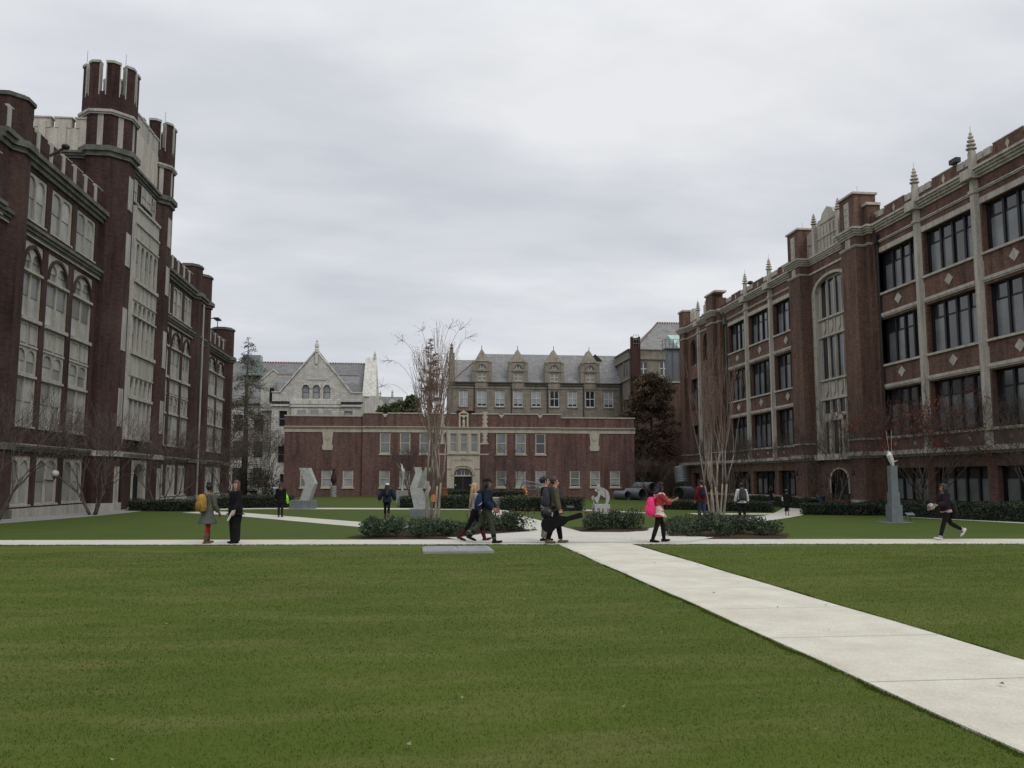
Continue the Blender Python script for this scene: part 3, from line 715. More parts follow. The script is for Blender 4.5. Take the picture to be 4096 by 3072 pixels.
for c in (-9.8, 20.4):
    q = MB(); d = -.35
    q.prism([(c - .6, 6.89), (c + .6, 6.89), (c + .52, 6.2), (c + .47, 5.5), (c + .58, 5.45), (c + .58, 5.1), (c + .5, 4.9), (c - .5, 4.9), (c - .58, 5.1), (c - .58, 5.45), (c - .47, 5.5), (c - .52, 6.2)], lambda p, z, t: FC(p, z, t), d - .02, d + .08)
    q.prism([(c - .3, 6.75), (c + .3, 6.75), (c + .3, 6.3), (c, 6.0), (c - .3, 6.3)], lambda p, z, t: FC(p, z, t), d + .08, d + .14)
    q.build('stone_cartouche', M_STONE_C, cb)
# entrance frontispiece
e = MB()
ops = [(4.15 + k * 1.17 - .38, 4.15 + k * 1.17 + .38, 4.68, 6.8) for k in range(3)] + [(4.2, 6.35, ZC, 2.9)]
e.wall(FC, 3.45, 7.15, ZC, 6.9, .1, ops, .3)
e.spandrel(FC, 4.2, 6.35, 2.1, 2.901, -.25, .099, 'point', .78, 14)
e.arch_ring(FC, 4.05, 6.5, 2.15, .14, .1, .2, 'point', 1.0, 16); e.arch_ring(FC, 4.2, 6.35, 2.1, .1, .1, .15, 'point', .78, 16)
for k in range(4): e.fbox(FC, 4.15 + (k - .5) * 1.17 - .09, 4.15 + (k - .5) * 1.17 + .09, 4.55, 6.9, .1, .2)
e.fbox(FC, 3.45, 7.15, 4.45, 4.62, .1, .24); e.fbox(FC, 3.45, 4.0, 2.85, 2.95, .1, .18); e.fbox(FC, 6.6, 7.15, 2.85, 2.95, .1, .18)
e.fbox(FC, 5.15, 5.45, 3.98, 4.2, .1, .16)
eo = e.build('stone_entrance', M_STONE_C, cb, fix=False)
for k in range(3):
    c = 4.15 + k * 1.17; f = MB(); D = -.1
    f.fbox(FC, c - .38, c - .3, 4.68, 6.8, D, D + .1); f.fbox(FC, c + .3, c + .38, 4.68, 6.8, D, D + .1)
    for a, b in ((4.68, 4.8), (6.72, 6.8), (5.72, 5.8)): f.fbox(FC, c - .38, c + .38, a, b, D, D + .08)
    o = f.build('sash_window', M_CREAM, eo); MB().quad(FC(c - .38, 4.68, D + .03), FC(c + .38, 4.68, D + .03), FC(c + .38, 6.8, D + .03), FC(c - .38, 6.8, D + .03)).build('pane', M_GL_MID, o)
f = MB(); f.fbox(FC, 4.2, 6.35, 2.0, 2.14, -.25, -.1)
for u in (4.55, 5.1, 5.43, 6.0): f.fbox(FC, u - .035, u + .035, 2.1, 2.8, -.22, -.14)
f.fbox(FC, 4.2, 4.28, ZC, 2.1, -.25, -.1); f.fbox(FC, 6.27, 6.35, ZC, 2.1, -.25, -.1)
o = f.build('fanlight', M_CREAM, eo); MB().quad(FC(4.2, 2.05, -.23), FC(6.35, 2.05, -.23), FC(6.35, 2.95, -.23), FC(4.2, 2.95, -.23)).build('pane', M_GL_DARK, o)
for a, b, h in ((4.28, 5.26, 5.1), (5.29, 6.27, 5.45)):
    dd = MB().fbox(FC, a, b, ZC + .5, 2.0, -.24, -.2); dd.build('door', M_BLACK, eo)
k = MB(); 
for u in (4.45, 6.1): k.fbox(FC, u - .05, u + .05, .95, 1.1, -.2, -.17)
k.build('door_notice', M_WHITEP, eo)
# niche with its statue
n = MB(); n.fbox(FC, 4.75, 4.95, 7.57, 9.1, -.3, .1); n.fbox(FC, 5.65, 5.85, 7.57, 9.1, -.3, .1); n.fbox(FC, 4.95, 5.65, 7.57, 9.1, -.3, -.12)
n.fbox(FC, 4.9, 5.7, 8.72, 8.9, -.12, .14); n.prism([(4.75, 9.1), (5.85, 9.1), (5.3, 9.45)], lambda p, z, t: FC(p, z, t), -.3, .1); n.lathe([(.14, 0), (.2, .12), (.1, .3), (.02, .36)], FC(5.3, 8.5, .02), 6)
no = n.build('stone_niche', M_STONE_C, cb)
s = MB(); s.lathe([(.16, 0), (.17, .1), (.12, .14), (.15, .3), (.17, .55), (.15, .72), (.06, .78), (.085, .86), (.07, .95), (.02, .99)], FC(5.3, 7.58, .02), 10)
s.build('saint_statue', M_CREAM, no)
# carved name over the door
cu = bpy.data.curves.new('carved_name', 'FONT'); cu.body = 'STALLINGS HALL'; cu.size = .27; cu.extrude = .012; cu.align_x = 'CENTER'; cu.align_y = 'CENTER'
to = bpy.data.objects.new('tmp_text', cu); COL.objects.link(to)
me = bpy.data.meshes.new_from_object(to.evaluated_get(bpy.context.evaluated_depsgraph_get())); bpy.data.objects.remove(to)
me.transform(Matrix.Translation((5.3, 97 - .115, 3.8)) @ Matrix.Rotation(PI / 2, 4, 'X')); me.materials.clear(); me.materials.append(M_GREYT)
link('carved_name', me, eo)
b = MB(); b.box(3.2, 7.4, 95.6, 97.2, ZC, -.12); b.box(3.0, 7.6, 95.2, 97.2, ZC, -.2); b.build('step', M_CONC, eo)

# ================================================================== BUILDINGS BEHIND
# pale limestone building with a big gable
gb = thing('limestone_building', (-15, 130, -.4), 'pale limestone building with steep gable and three arched windows behind the brick block', 'building', world=True)
F1 = frame_y(128); ZG = -.8
w = MB()
w.wall(F1, -21, -8.1, ZG, 14.3, 0, [(-16.73, -15.7, 13.44, 15.5), (-15.2, -14.17, 13.44, 15.5), (-13.68, -12.66, 13.44, 15.5), (-19.95, -18.8, 9.3, 11.62), (-17.26, -16.09, 10, 11.65), (-15.37, -14.24, 10, 11.65), (-13.55, -12.38, 10, 11.65), (-10.57, -9.39, 10, 11.65), (-20, -18.8, 4, 6.5), (-17, -15.8, 4, 6.5), (-19.6, -18, -.3, 2.4)], .4)
w.wall(F1, -16.9, -12.5, 14.3, 15.5, 0, [(-16.73, -15.7, 13.44, 15.5), (-15.2, -14.17, 13.44, 15.5), (-13.68, -12.66, 13.44, 15.5)], .4)
for a, b in ((-16.73, -15.7), (-15.2, -14.17), (-13.68, -12.66)): w.spandrel(F1, a, b, 14.98, 15.501, -.4, -.001, 'round', .51, 10)
for pts in ([(-19.7, 14.3), (-16.9, 14.3), (-16.9, 17.77)], [(-12.5, 14.3), (-9.7, 14.3), (-12.5, 17.77)]): w.add([F1(p, q, 0) for p, q in pts], [(0, 1, 2)])
w.add([F1(p, q, 0) for p, q in ((-16.9, 15.5), (-12.5, 15.5), (-12.5, 17.77), (-14.75, 20.45), (-16.9, 17.77))], [(0, 1, 2, 3, 4)])
w.quad((-8.1, 128, ZG), (-8.1, 150, ZG), (-8.1, 150, 14.3), (-8.1, 128, 14.3)); w.quad((-21, 128, ZG), (-21, 134, ZG), (-21, 134, 14.3), (-21, 128, 14.3))
w.fbox(F1, -18.2, -11.3, ZG, 12.6, -.2, .5)
w.box(-40, -21, 134, 150, ZG, 13); w.box(-23.5, -21.1, 133, 140, 12, 15.2)
w.add([(-23.5, 133, 15.2), (-21.1, 133, 15.2), (-21.1, 133, 18.0), (-21.75, 133, 18.1), (-23.5, 133, 16.6)], [(0, 1, 2, 3, 4)])
w.build('stone_wall', M_LIME, gb, fix=False)
for i, (a, b, z0, z1) in enumerate([(-16.73, -15.7, 13.44, 15.5), (-15.2, -14.17, 13.44, 15.5), (-13.68, -12.66, 13.44, 15.5), (-19.95, -18.8, 9.3, 11.62), (-10.57, -9.39, 10, 11.65), (-17, -15.8, 4, 6.5), (-20, -18.8, 4, 6.5), (-19.6, -18, -.3, 2.4)]):
    f = MB(); f.fbox(F1, a, a + .07, z0, z1, -.3, -.2); f.fbox(F1, b - .07, b, z0, z1, -.3, -.2); f.fbox(F1, a, b, (z0 + z1) / 2 - .05, (z0 + z1) / 2 + .05, -.3, -.2); f.fbox(F1, a, b, z0, z0 + .1, -.3, -.1)
    o = f.build('window', M_GREYT, gb); MB().quad(F1(a, z0, -.28), F1(b, z0, -.28), F1(b, z1, -.28), F1(a, z1, -.28)).build('pane', M_GL_PALE if i < 3 or i == 4 else M_GL_DARK, o)
for a, b in ((-17.26, -16.09), (-15.37, -14.24), (-13.55, -12.38)):
    o = MB().fbox(F1, a, b, 11.15, 11.72, .5, .53).build('window', M_GL_PALE, gb)
for a in (-35, -31, -27.5, -24.5):
    for z in (1, 5, 9): MB().box(a, a + 1.3, 133.93, 133.99, z, z + 2.4).build('window', M_GL_DARK, gb)
MB().box(-22.2, -21.6, 132.9, 132.98, 13.3, 15.5).build('window', M_GL_DARK, gb)
t = MB()
for (a, za), (b, zb) in (((-19.9, 14.3), (-14.75, 20.6)), ((-9.6, 14.3), (-14.75, 20.6))):
    t.prism([(a, za), (b, zb), (b, zb + .3), (a - .2 * np.sign(b - a), za + .1)], lambda p, q, t: F1(p, q, t), -.5, .2)
for a, b in ((-16.73, -15.7), (-15.2, -14.17), (-13.68, -12.66)): t.arch_ring(F1, a, b, 14.98, .18, -.1, .1, 'round', .51, 12)
t.fbox(F1, -16.2, -13.3, 16.25, 16.4, -.05, .1); t.fbox(F1, -21.1, -18.2, 12.3, 12.55, -.05, .3); t.fbox(F1, -11.3, -8, 12.3, 12.55, -.05, .3)
t.fbox(F1, -18.4, -11.1, 12.6, 13.1, -.05, .6); t.fbox(F1, -18.4, -11.1, 12.15, 12.35, .48, .66); t.fbox(F1, -21.1, -19.7, 14.3, 14.45, -.3, .15); t.fbox(F1, -9.7, -8, 14.3, 14.45, -.3, .15)
t.lathe([(.28, 0), (.3, .5), (.2, .7), (.34, .8), (.3, 1.3), (.1, 1.5), (.2, 1.65), (.05, 1.9)], F1(-14.75, 20.3, .1), 8)
t.fbox(F1, -14.95, -14.55, 18.6, 20.4, .0, .2)
for (a, za), (b, zb) in (((-23.6, 16.5), (-21.75, 18.2)), ((-21.0, 17.6), (-21.75, 18.2))): t.prism([(a, za), (b, zb), (b, zb + .25), (a, za + .25)], lambda p, q, t: frame_y(133)(p, q, t), -.4, .15)
t.build('stone_trim', M_LIMET, gb)
t = MB(); t.fbox(F1, -21.2, -18.4, 12.75, 13.0, -.05, .4); t.fbox(F1, -11.1, -7.9, 12.75, 13.0, -.05, .4); t.box(-40, -21.05, 133.7, 134.2, 12.9, 13.15); t.build('dark_gutter', M_IRON, gb)
r = MB()
r.add([(-40, 134, 13), (-8.4, 136, 13), (-8.4, 143, 20.7), (-40, 143, 20.7), (-8.4, 150, 13), (-40, 150, 13)], [(0, 1, 2, 3), (3, 2, 4, 5)])
r.add([(-21, 128.6, 15.8), (-8.7, 128.6, 15.8), (-8.7, 132.5, 17.4), (-21, 132.5, 17.4)], [(0, 1, 2, 3)])
r.add([(-19.8, 128.1, 14.2), (-14.75, 128.1, 20.35), (-14.75, 140, 20.35), (-19.8, 140, 14.2), (-9.7, 128.1, 14.2), (-9.7, 140, 14.2)], [(0, 1, 2, 3), (1, 4, 5, 2)])
ro = r.build('slate_roof', M_SLATE, gb)
k = MB()
for x in np.arange(-40, -8.4, .42): k.box(x, x + .28, 142.9, 143.1, 20.68, 20.84)
k.box(-40, -8.4, 142.85, 143.15, 20.62, 20.68); k.box(-21, -8.8, 132.4, 132.6, 17.38, 17.48)
k.build('ridge_tiles', M_RIDGE, ro)
# sheer end gable at right
e = MB(); e.add([(-8.3, 136, ZG), (-8.3, 136, 14.7), (-8.3, 143, 21.6), (-6.7, 143, 21.6), (-6.3, 150, 13), (-6.3, 136, ZG), (-6.3, 136, 14.7)], [(0, 1, 6, 5), (1, 2, 3, 6), (5, 6, 3, 4)])
e.prism([(135.8, 14.6), (143, 21.8), (143, 21.5), (136.2, 14.6)], lambda p, q, t: (t, p, q), -8.5, -7.4)
e.lathe([(.3, 0), (.3, .5), (.15, .7), (.28, .8), (.05, 1.4)], (-7.0, 143, 21.4), 8); e.build('end_gable', M_LIMET, gb)
k = MB(); k.box(-27.4, -24.6, 138, 140, 18, 21.2); k.build('roof_lantern', mat('pale_green_glazing', (.22, .28, .26), (.16, .21, .2), .3, obj=False), gb)
# two far chapel gables
fg = thing('distant_chapel', (-6.3, 188, 0), 'far pale twin gabled chapel just above the parapet behind green trees', 'building', world=True)
w = MB()
for c, h in ((-7.9, 20.3), (-5.3, 20.6)):
    w.prism([(c - 1.5, 0), (c + 1.5, 0), (c + 1.5, h - 3.5), (c, h - .9), (c - 1.5, h - 3.5)], lambda p, q, t: (p, t, q), 188, 196)
    w.lathe([(.25, 0), (.3, .6), (.12, .8), (.3, 1.1), (.05, 1.7)], (c, 188, h - 1.2), 6)
w.build('gable_wall', M_LIME, fg); MB().add([(-10, 189, 16), (-3, 189, 16), (-3, 192, 19.9), (-10, 192, 19.9)], [(0, 1, 2, 3)]).build('slate_roof', M_SLATE, fg)

# grey stone building with four dormers
ds = thing('dormer_building', (19, 135, -.4), 'grey stone building with slate roof and four pointed dormers', 'building', world=True)
F2 = frame_y(135)
wc = [10.24, 13.1, 16.02, 18.95, 21.87, 24.8, 27.68, 30.7]
w = MB(); w.wall(F2, 5.2, 32.9, ZG, 16.9, 0, [(c - .78, c + .78, 13.1, 15.75) for c in wc] + [(6.6, 8.05, 13.0, 15.7)], .3)
w.quad((5.2, 135, ZG), (5.2, 150, ZG), (5.2, 150, 17), (5.2, 135, 17)); w.build('stone_wall', M_GREY, ds, fix=False)
for c in wc + [7.33]:
    wd = .78 if c > 8 else .72
    f = MB()
    for a, b in ((c - wd, c - wd + .12), (c + wd - .12, c + wd), (c - .04, c + .04)): f.fbox(F2, a, b, 13.1, 15.75, -.25, -.14)
    for a, b in ((13.1, 13.25), (15.63, 15.75), (14.4, 14.5)): f.fbox(F2, c - wd, c + wd, a, b, -.25, -.15)
    o = f.build('window', M_WHITEP, ds)
    u = MB().quad(F2(c - wd, 13.1, -.22), F2(c + wd, 13.1, -.22), F2(c + wd, 14.45, -.22), F2(c - wd, 14.45, -.22)); u.build('lower_pane', M_GL_DARK if c in (21.87, 27.68) else M_GL_PALE, o)
    u = MB().quad(F2(c - wd, 14.45, -.2), F2(c + wd, 14.45, -.2), F2(c + wd, 15.75, -.2), F2(c - wd, 15.75, -.2)); u.build('upper_pane', M_GL_DARK if c in (21.87, 27.68) else M_GL_PALE, o)
    if c not in (21.87, 27.68, 7.33): MB().fbox(F2, c - wd + .12, c + wd - .12, 13.25, 13.55, -.21, -.18).build('sash_gap', M_BLACK, o)
    MB().fbox(F2, c - wd - .1, c + wd + .1, 12.92, 13.09, -.2, .12).build('sill', M_GREYT, o)
t = MB(); t.fbox(F2, 5.1, 33, 16.0, 16.3, -.05, .1)
for k in range(5):
    a = [5.1, 11.2, 17.0, 22.85, 28.65][k]; b = [9.2, 15.0, 20.85, 26.65, 33][k]
    t.fbox(F2, a, b, 16.5, 16.75, -.05, .25)
t.fbox(F2, 5.0, 5.9, 16.9, 21.6, -.6, .1); t.lathe([(.35, 0), (.35, .5), (.2, .6), (.4, .9), (.1, 1.2), (.3, 1.35), (.05, 1.7)], F2(5.4, 21.5, -.2), 6)
t.build('stone_trim', M_GREYT, ds)
t = MB()
for k in range(5):
    a = [5.0, 11.2, 17.0, 22.85, 28.65][k]; b = [9.2, 15.0, 20.85, 26.65, 33][k]
    t.fbox(F2, a, b, 16.75, 16.98, -.05, .5)
for u in (9.05, 14.95, 20.75, 26.6, 32.7): t.tube([F2(u, 9, .15), F2(u, 16.8, .15)], .09, 5)
t.build('dark_gutter', M_IRON, ds)
r = MB(); r.add([F2(11, 22.4, -6), F2(34.5, 22.4, -6), F2(34.5, 16.9, -.1), F2(5.2, 16.9, -.1)], [(0, 1, 2, 3)])
r.add([F2(5.6, 21.6, -8), F2(12, 21.6, -8), F2(12, 16.9, -2), F2(5.6, 16.9, -2)], [(0, 1, 2, 3)])
ro = r.build('slate_roof', M_SLATE2, ds)
k = MB(); k.tube([F2(5.2, 16.95, -.1), F2(11, 22.45, -6)], .08, 5); k.build('ridge_tiles', M_RIDGE, ro)
v = MB(); v.add([F2(28.4, 21.3, -4.6), F2(30.8, 21.3, -4.6), F2(29.6, 22.5, -4.9), F2(29.6, 22.4, -6)], [(0, 1, 2), (0, 2, 3), (1, 3, 2)]); v.build('roof_vent', M_BLACK, ro)
for c in (10.24, 16.02, 21.87, 27.68):
    d = MB()
    d.wall(F2, c - 1.05, c + 1.05, 16.3, 20.3, .12, [(c - .72, c + .72, 17.2, 18.55), (c - .62, c + .62, 19.1, 19.85)], .2)
    d.spandrel(F2, c - .62, c + .62, 19.25, 19.851, -.1, .119, 'round', .6, 10)
    for sx in (-1.05, 1.05): d.quad(F2(c + sx, 16.3, .12), F2(c + sx, 16.3, -5), F2(c + sx, 20.3, -5), F2(c + sx, 20.3, .12))
    for sx in (-1, 1):
        d.fbox(F2, c + sx * 1.3 - .25, c + sx * 1.3 + .25, 16.9, 20.0, -.3, .2); d.lathe([(.3, 0), (.34, .2), (.3, .4), (.1, .6)], F2(c + sx * 1.3, 19.95, 0), 8)
    d.fbox(F2, c - 1.5, c + 1.5, 18.75, 18.9, -.3, .26); d.fbox(F2, c - 1.2, c + 1.2, 17.0, 17.15, 0, .25)
    d.arch_ring(F2, c - .62, c + .62, 19.25, .18, .1, .2, 'round', .6, 12)
    do = d.build('dormer', M_GREYT, ds, fix=False)
    h = MB(); h.add([F2(c - 1.2, 20.3, .25), F2(c + 1.2, 20.3, .25), F2(c + 1.2, 20.3, -3.5), F2(c - 1.2, 20.3, -3.5), F2(c, 22.5, -.6), F2(c, 22.5, -3.5)], [(0, 1, 4), (1, 2, 5, 4), (3, 0, 4, 5)]); h.build('dormer_roof', M_GREYT, do)
    h = MB(); h.tube([F2(c, 22.4, -.6), F2(c, 23, -.6)], .05, 4); h.build('dormer_finial', M_IRON, do)
    g = MB(); g.quad(F2(c - .72, 17.2, -.05), F2(c + .72, 17.2, -.05), F2(c + .72, 18.55, -.05), F2(c - .72, 18.55, -.05)); g.quad(F2(c - .62, 19.1, -.05), F2(c + .62, 19.1, -.05), F2(c + .62, 19.85, -.05), F2(c - .62, 19.85, -.05)); g.build('pane', M_GL_GREY, do)
    g = MB()
    for u in (c - .69, c, c + .69): g.fbox(F2, u - .05, u + .05, 17.2, 18.55, -.04, .02)
    for z in (17.24, 17.86, 18.5): g.fbox(F2, c - .72, c + .72, z - .05, z + .05, -.04, .02)
    for u in (c - .25, c + .25): g.fbox(F2, u - .04, u + .04, 19.1, 19.8, -.04, .02)
    g.fbox(F2, c - .62, c + .62, 19.08, 19.16, -.04, .02); g.build('glazing_bars', M_WHITEP, do)
b = MB(); b.fbox(F2, 6.3, 9.2, 12.3, 12.4, 0, 1.0)
for u in np.arange(6.3, 9.3, .3): b.tube([F2(u, 12.4, 1), F2(u, 13.2, 1)], .02, 3)
b.tube([F2(6.3, 13.2, 1), F2(9.2, 13.2, 1)], .03, 4); b.build('balcony_rail', M_RIDGE, ds)
# taller grey block at its right with hipped roof
tb = thing('hipped_roof_block', (38, 131, -.5), 'taller grey stone block with hipped slate roof and green skylight panel', 'building', world=True)
F3 = frame_y(130)
w = MB(); w.wall(F3, 32.9, 50, ZG, 21.8, 0, [(34.5, 35.85, 17.8, 19.9), (37.8, 39.15, 17.8, 20.1), (39.4, 40.4, 17.8, 20.1), (34.5, 35.85, 12, 14.5), (37.8, 39.15, 12, 14.5)], .3)
w.quad((32.9, 130, ZG), (32.9, 140, ZG), (32.9, 140, 21.8), (32.9, 130, 21.8)); w.fbox(F3, 32.9, 50, 21.3, 21.79, -.5, -.02)
w.build('stone_wall', M_GREY, tb, fix=False)
t = MB()
for z0, z1, p in ((21.8, 21.95, .2), (20.5, 20.75, .15), (17.1, 17.4, .2), (20.3, 20.45, .28)): t.fbox(F3, 32.8, 50, z0, z1, -.3, p); t.box(32.9 - p, 32.95, 130.01, 140, z0, z1)
t.build('stone_course', M_GREYT, tb)
for a, b, z0, z1 in ((34.5, 35.85, 17.8, 19.9), (37.8, 39.15, 17.8, 20.1), (39.4, 40.4, 17.8, 20.1), (34.5, 35.85, 12, 14.5), (37.8, 39.15, 12, 14.5)):
    f = MB(); c = (a + b) / 2
    for u in (a, c, b): f.fbox(F3, u - .08, u + .08, z0, z1, -.25, -.12)
    for z in (z0, (z0 + z1) / 2, z1): f.fbox(F3, a, b, z - .06, z + .06, -.25, -.15)
    o = f.build('window', M_WHITEP, tb); MB().quad(F3(a, z0, -.22), F3(b, z0, -.22), F3(b, z1, -.22), F3(a, z1, -.22)).build('pane', M_GL_DARK, o)
for y in (131.2, 132.8):
    for z in (12, 18): MB().box(32.84, 32.9, y, y + .7, z, z + 2.2).build('side_window', M_GL_DARK, tb)
r = MB(); r.add([F3(33.2, 21.0, -.2), F3(50, 21.0, -.2), F3(50, 27.4, -7), F3(39.5, 27.4, -7), F3(33.2, 21.0, -14)], [(0, 1, 2, 3), (0, 3, 4)]); ro = r.build('slate_roof', M_SLATE2, tb)
k = MB(); k.tube([F3(33.2, 21.1, -.2), F3(39.5, 27.5, -7)], .09, 5)
for x in np.arange(39.5, 50, .4): k.fbox(F3, x, x + .26, 27.35, 27.62, -7.1, -6.9)
k.build('ridge_tiles', M_RIDGE, ro)
M_VERD = mat('pale_verdigris_panel', (.38, .52, .46), (.30, .42, .38), .5, 2, obj=False)
k = MB(); k.add([F3(41.2, 21.9, .0), F3(44.5, 21.9, .0), F3(44.5, 24.9, -3.6), F3(40.2, 24.9, -3.6)], [(0, 1, 2, 3)]); k.quad(F3(41.2, 21.9, 0), F3(40.2, 24.9, -3.6), F3(40.2, 23.9, -3.6), F3(41.2, 21.2, -.3)); k.build('skylight', M_VERD, ro)
k = MB(); k.lathe([(.7, 0), (.7, .2), (.4, .55), (.05, .7)], F3(44.2, 25.4, -4.6), 8); k.build('roof_vent', M_COPPER, ro)
sh = thing('brick_shaft', (33.7, 129, -.5), 'dark brown brick shaft carrying a caged ladder above the eaves', 'chimney', world=True)
w = MB(); w.box(33.0, 34.35, 128.6, 129.7, 17.4, 22.2); w.box(33.0, 33.2, 128.6, 129.6, 22.2, 23.7); w.box(34.15, 34.35, 128.6, 129.6, 22.2, 23.7); w.box(33.2, 34.15, 129.4, 129.6, 22.2, 23.6); w.box(33.1, 34.2, 129.0, 130, -.5, 17.4)
w.build('shaft_wall', brick('brick_shaft_brown', (.06, .025, .02), (.045, .02, .016), (.05, .04, .035)), sh)
k = MB()
for x in (33.3, 33.7, 34.05): k.tube([(x, 128.55, 22.1), (x, 128.55, 24.0)], .03, 4)
for z in (22.6, 23.2, 23.9): k.tube([(33.2, 128.55, z), (34.2, 128.55, z)], .025, 4)
k.build('ladder_cage', M_GALV, sh)
# brick wing tucked behind the right hall, with its galvanised stair
bw = thing('brick_wing', (37, 112, -.55), 'plain brown brick wing tucked behind the far end of the long hall', 'building', world=True)
w = MB(); w.box(32.6, 50, 112, 124, ZR, 14.6); w.box(27, 32.5, 113, 120, ZR, 3.4); w.build('brick_wall', M_BRICK_R, bw)
MB().box(32.5, 50, 111.9, 124, 14.6, 14.8).build('stone_coping', M_STONE_R, bw)
MB().box(27.6, 31.8, 112.9, 112.98, -.5, 2.6).build('dark_opening', M_BLACK, bw)
gs = thing('roof_stair', (35, 113, 14.8), 'galvanised steel stair tower with railed landing on the brick wing roof', 'stair', world=True)
w = MB()
for x in (33.6, 34.6, 35.6): 
    for y in (112.4, 114): w.tube([(x, y, 14.8), (x, y, 20.6)], .06, 4)
w.box(33.4, 35.9, 112.2, 114.2, 19.3, 19.45)
for z in (20.0, 20.6): w.tube([(33.4, 112.2, z), (35.9, 112.2, z)], .035, 4); w.tube([(33.4, 112.2, z), (33.4, 114.2, z)], .035, 4)
for x in np.arange(33.4, 36, .6): w.tube([(x, 112.2, 19.4), (x, 112.2, 20.6)], .03, 4)
w.build('stair_frame', M_GALV, gs)
w = MB(); w.box(33.9, 36.4, 112.6, 113.9, 14.8, 19.3); w.build('ventilation_duct', M_GALV, gs)
# ================================================================== GROUND
def grassmat():
    m, nt, b = new_mat('lawn')
    P = pos(nt)
    n1 = noise(nt, P, .22, 5, .6); n2 = noise(nt, pos(nt, (.35, 1.3, 1)), 1.1, 4, .7); n3 = noise(nt, P, 26, 3, .7); n4 = noise(nt, pos(nt, (.5, 1, 1)), .5, 6, .75)
    c = mixc(nt, ramp(nt, n1, [(.35, 0), (.65, 1)]), (.054, .078, .010), (.071, .095, .014))
    c = mixc(nt, ramp(nt, n2, [(.46, 0), (.68, .8)]), c, (.105, .112, .032))
    c = mixc(nt, ramp(nt, n4, [(.56, 0), (.72, .75)]), c, (.118, .104, .042))
    c = mixc(nt, 1, c, ramp(nt, n3, [(.3, .88), (.7, 1.08)]), 'MULTIPLY')
    g = nt.nodes.new('ShaderNodeNewGeometry'); sp = nt.nodes.new('ShaderNodeSeparateXYZ'); nt.links.new(g.outputs['Position'], sp.inputs[0])
    mr = N(nt, 'ShaderNodeMapRange'); mr.inputs[1].default_value = 23; mr.inputs[2].default_value = 26; nt.links.new(sp.outputs[1], mr.inputs[0])
    far = mixc(nt, ramp(nt, n2, [(.35, 0), (.7, 1)]), (.047, .073, .012), (.062, .090, .016))
    far = mixc(nt, ramp(nt, n4, [(.58, 0), (.74, .6)]), far, (.078, .092, .026))
    c = mixc(nt, mr.outputs[0], c, mixc(nt, 1, far, ramp(nt, n3, [(.3, .8), (.7, 1.15)]), 'MULTIPLY'))   # watered turf beyond the cross path
    nt.links.new(c, b.inputs['Base Color']); b.inputs['Roughness'].default_value = .9; b.inputs['Specular IOR Level'].default_value = .1
    bump(nt, b, n3, .5, .012)
    return m
M_GRASS = grassmat()
xs = np.unique(np.concatenate([np.arange(-420, 421, 60.), np.arange(-60, 61, 3.)]))
ys = np.unique(np.concatenate([np.arange(-60, 10, 10.), np.arange(10, 80, 2.), np.arange(80, 140, 10.), np.arange(140, 900, 80.)]))
g = MB()
g.v = [(x, y, ground(x, y)) for y in ys for x in xs]
nx = len(xs)
g.f = [(j * nx + i, j * nx + i + 1, (j + 1) * nx + i + 1, (j + 1) * nx + i) for j in range(len(ys) - 1) for i in range(nx - 1)]
tag(g.build('lawn', M_GRASS, smooth=True), kind='structure')

def concmat(name, c, c2):
    m, nt, b = new_mat(name)
    n = noise(nt, pos(nt), 1.1, 7, .72); n2 = noise(nt, pos(nt), 40, 2)
    k = mixc(nt, ramp(nt, n, [(.3, 0), (.68, 1)]), c2, c)
    k = mixc(nt, 1, k, ramp(nt, n2, [(.3, .88), (.7, 1.08)]), 'MULTIPLY')
    nt.links.new(k, b.inputs['Base Color']); b.inputs['Roughness'].default_value = .9; b.inputs['Specular IOR Level'].default_value = .2
    bump(nt, b, n2, .2, .005)
    return m
M_PATH = concmat('pale_concrete_paving', (.59, .57, .49), (.45, .425, .345))
M_PATHF = concmat('concrete_paving', (.52, .505, .45), (.44, .425, .375))
M_JOINT = mat('paving_joint', (.42, .39, .31), rough=.95)
def strip(name, pts, w0, lift, m, joints=1.5, w1=None):
    """path along a centre line: a slab standing lift above the turf, with tooled joints"""
    P = [Vector((x, y, 0)) for x, y in pts]
    L = []
    for a, b in zip(P, P[1:]):
        n = max(1, int((b - a).length / 1.0)); L += [a.lerp(b, k / n) for k in range(n)]
    L.append(P[-1])
    g = MB(); j = MB(); prev = None; acc = 0
    random.seed(len(L))
    for i, p in enumerate(L):
        t = (L[min(i + 1, len(L) - 1)] - L[max(i - 1, 0)]).normalized(); s = Vector((-t.y, t.x, 0))
        w = w0 if w1 is None else w0 + (w1 - w0) * i / (len(L) - 1)
        e = .012 * math.sin(i * 1.7) + .01 * math.sin(i * .6)
        A = p + s * (w / 2 + e); B = p - s * (w / 2 + e)
        A.z = ground(A.x, A.y) + lift; B.z = ground(B.x, B.y) + lift
        if prev:
            a, b = prev
            g.quad(a, b, B, A)
            for u, v in ((a, A), (b, B)): g.quad(u, v, v - Vector((0, 0, lift + .05)), u - Vector((0, 0, lift + .05)))
        acc += 1
        if joints and i and acc >= joints:
            acc = 0; d = t * .005; up = Vector((0, 0, .004)); j.quad(A - d + up, B - d + up, B + d + up, A + d + up)
        prev = (A, B)
    o = tag(g.build(name, m), kind='structure')
    if j.v: j.build('joint', M_JOINT, o)
    return o
strip('footpath', [(4.72, -6), (4.72, 10), (4.66, 22.6)], 1.9, .020, M_PATH, 1.6)
strip('footpath', [(-60, 29.6), (-11, 24.75), (2.5, 23.45), (5, 23.2), (17, 22.05), (60, 17.9)], 1.82, .016, M_PATHF, 2)
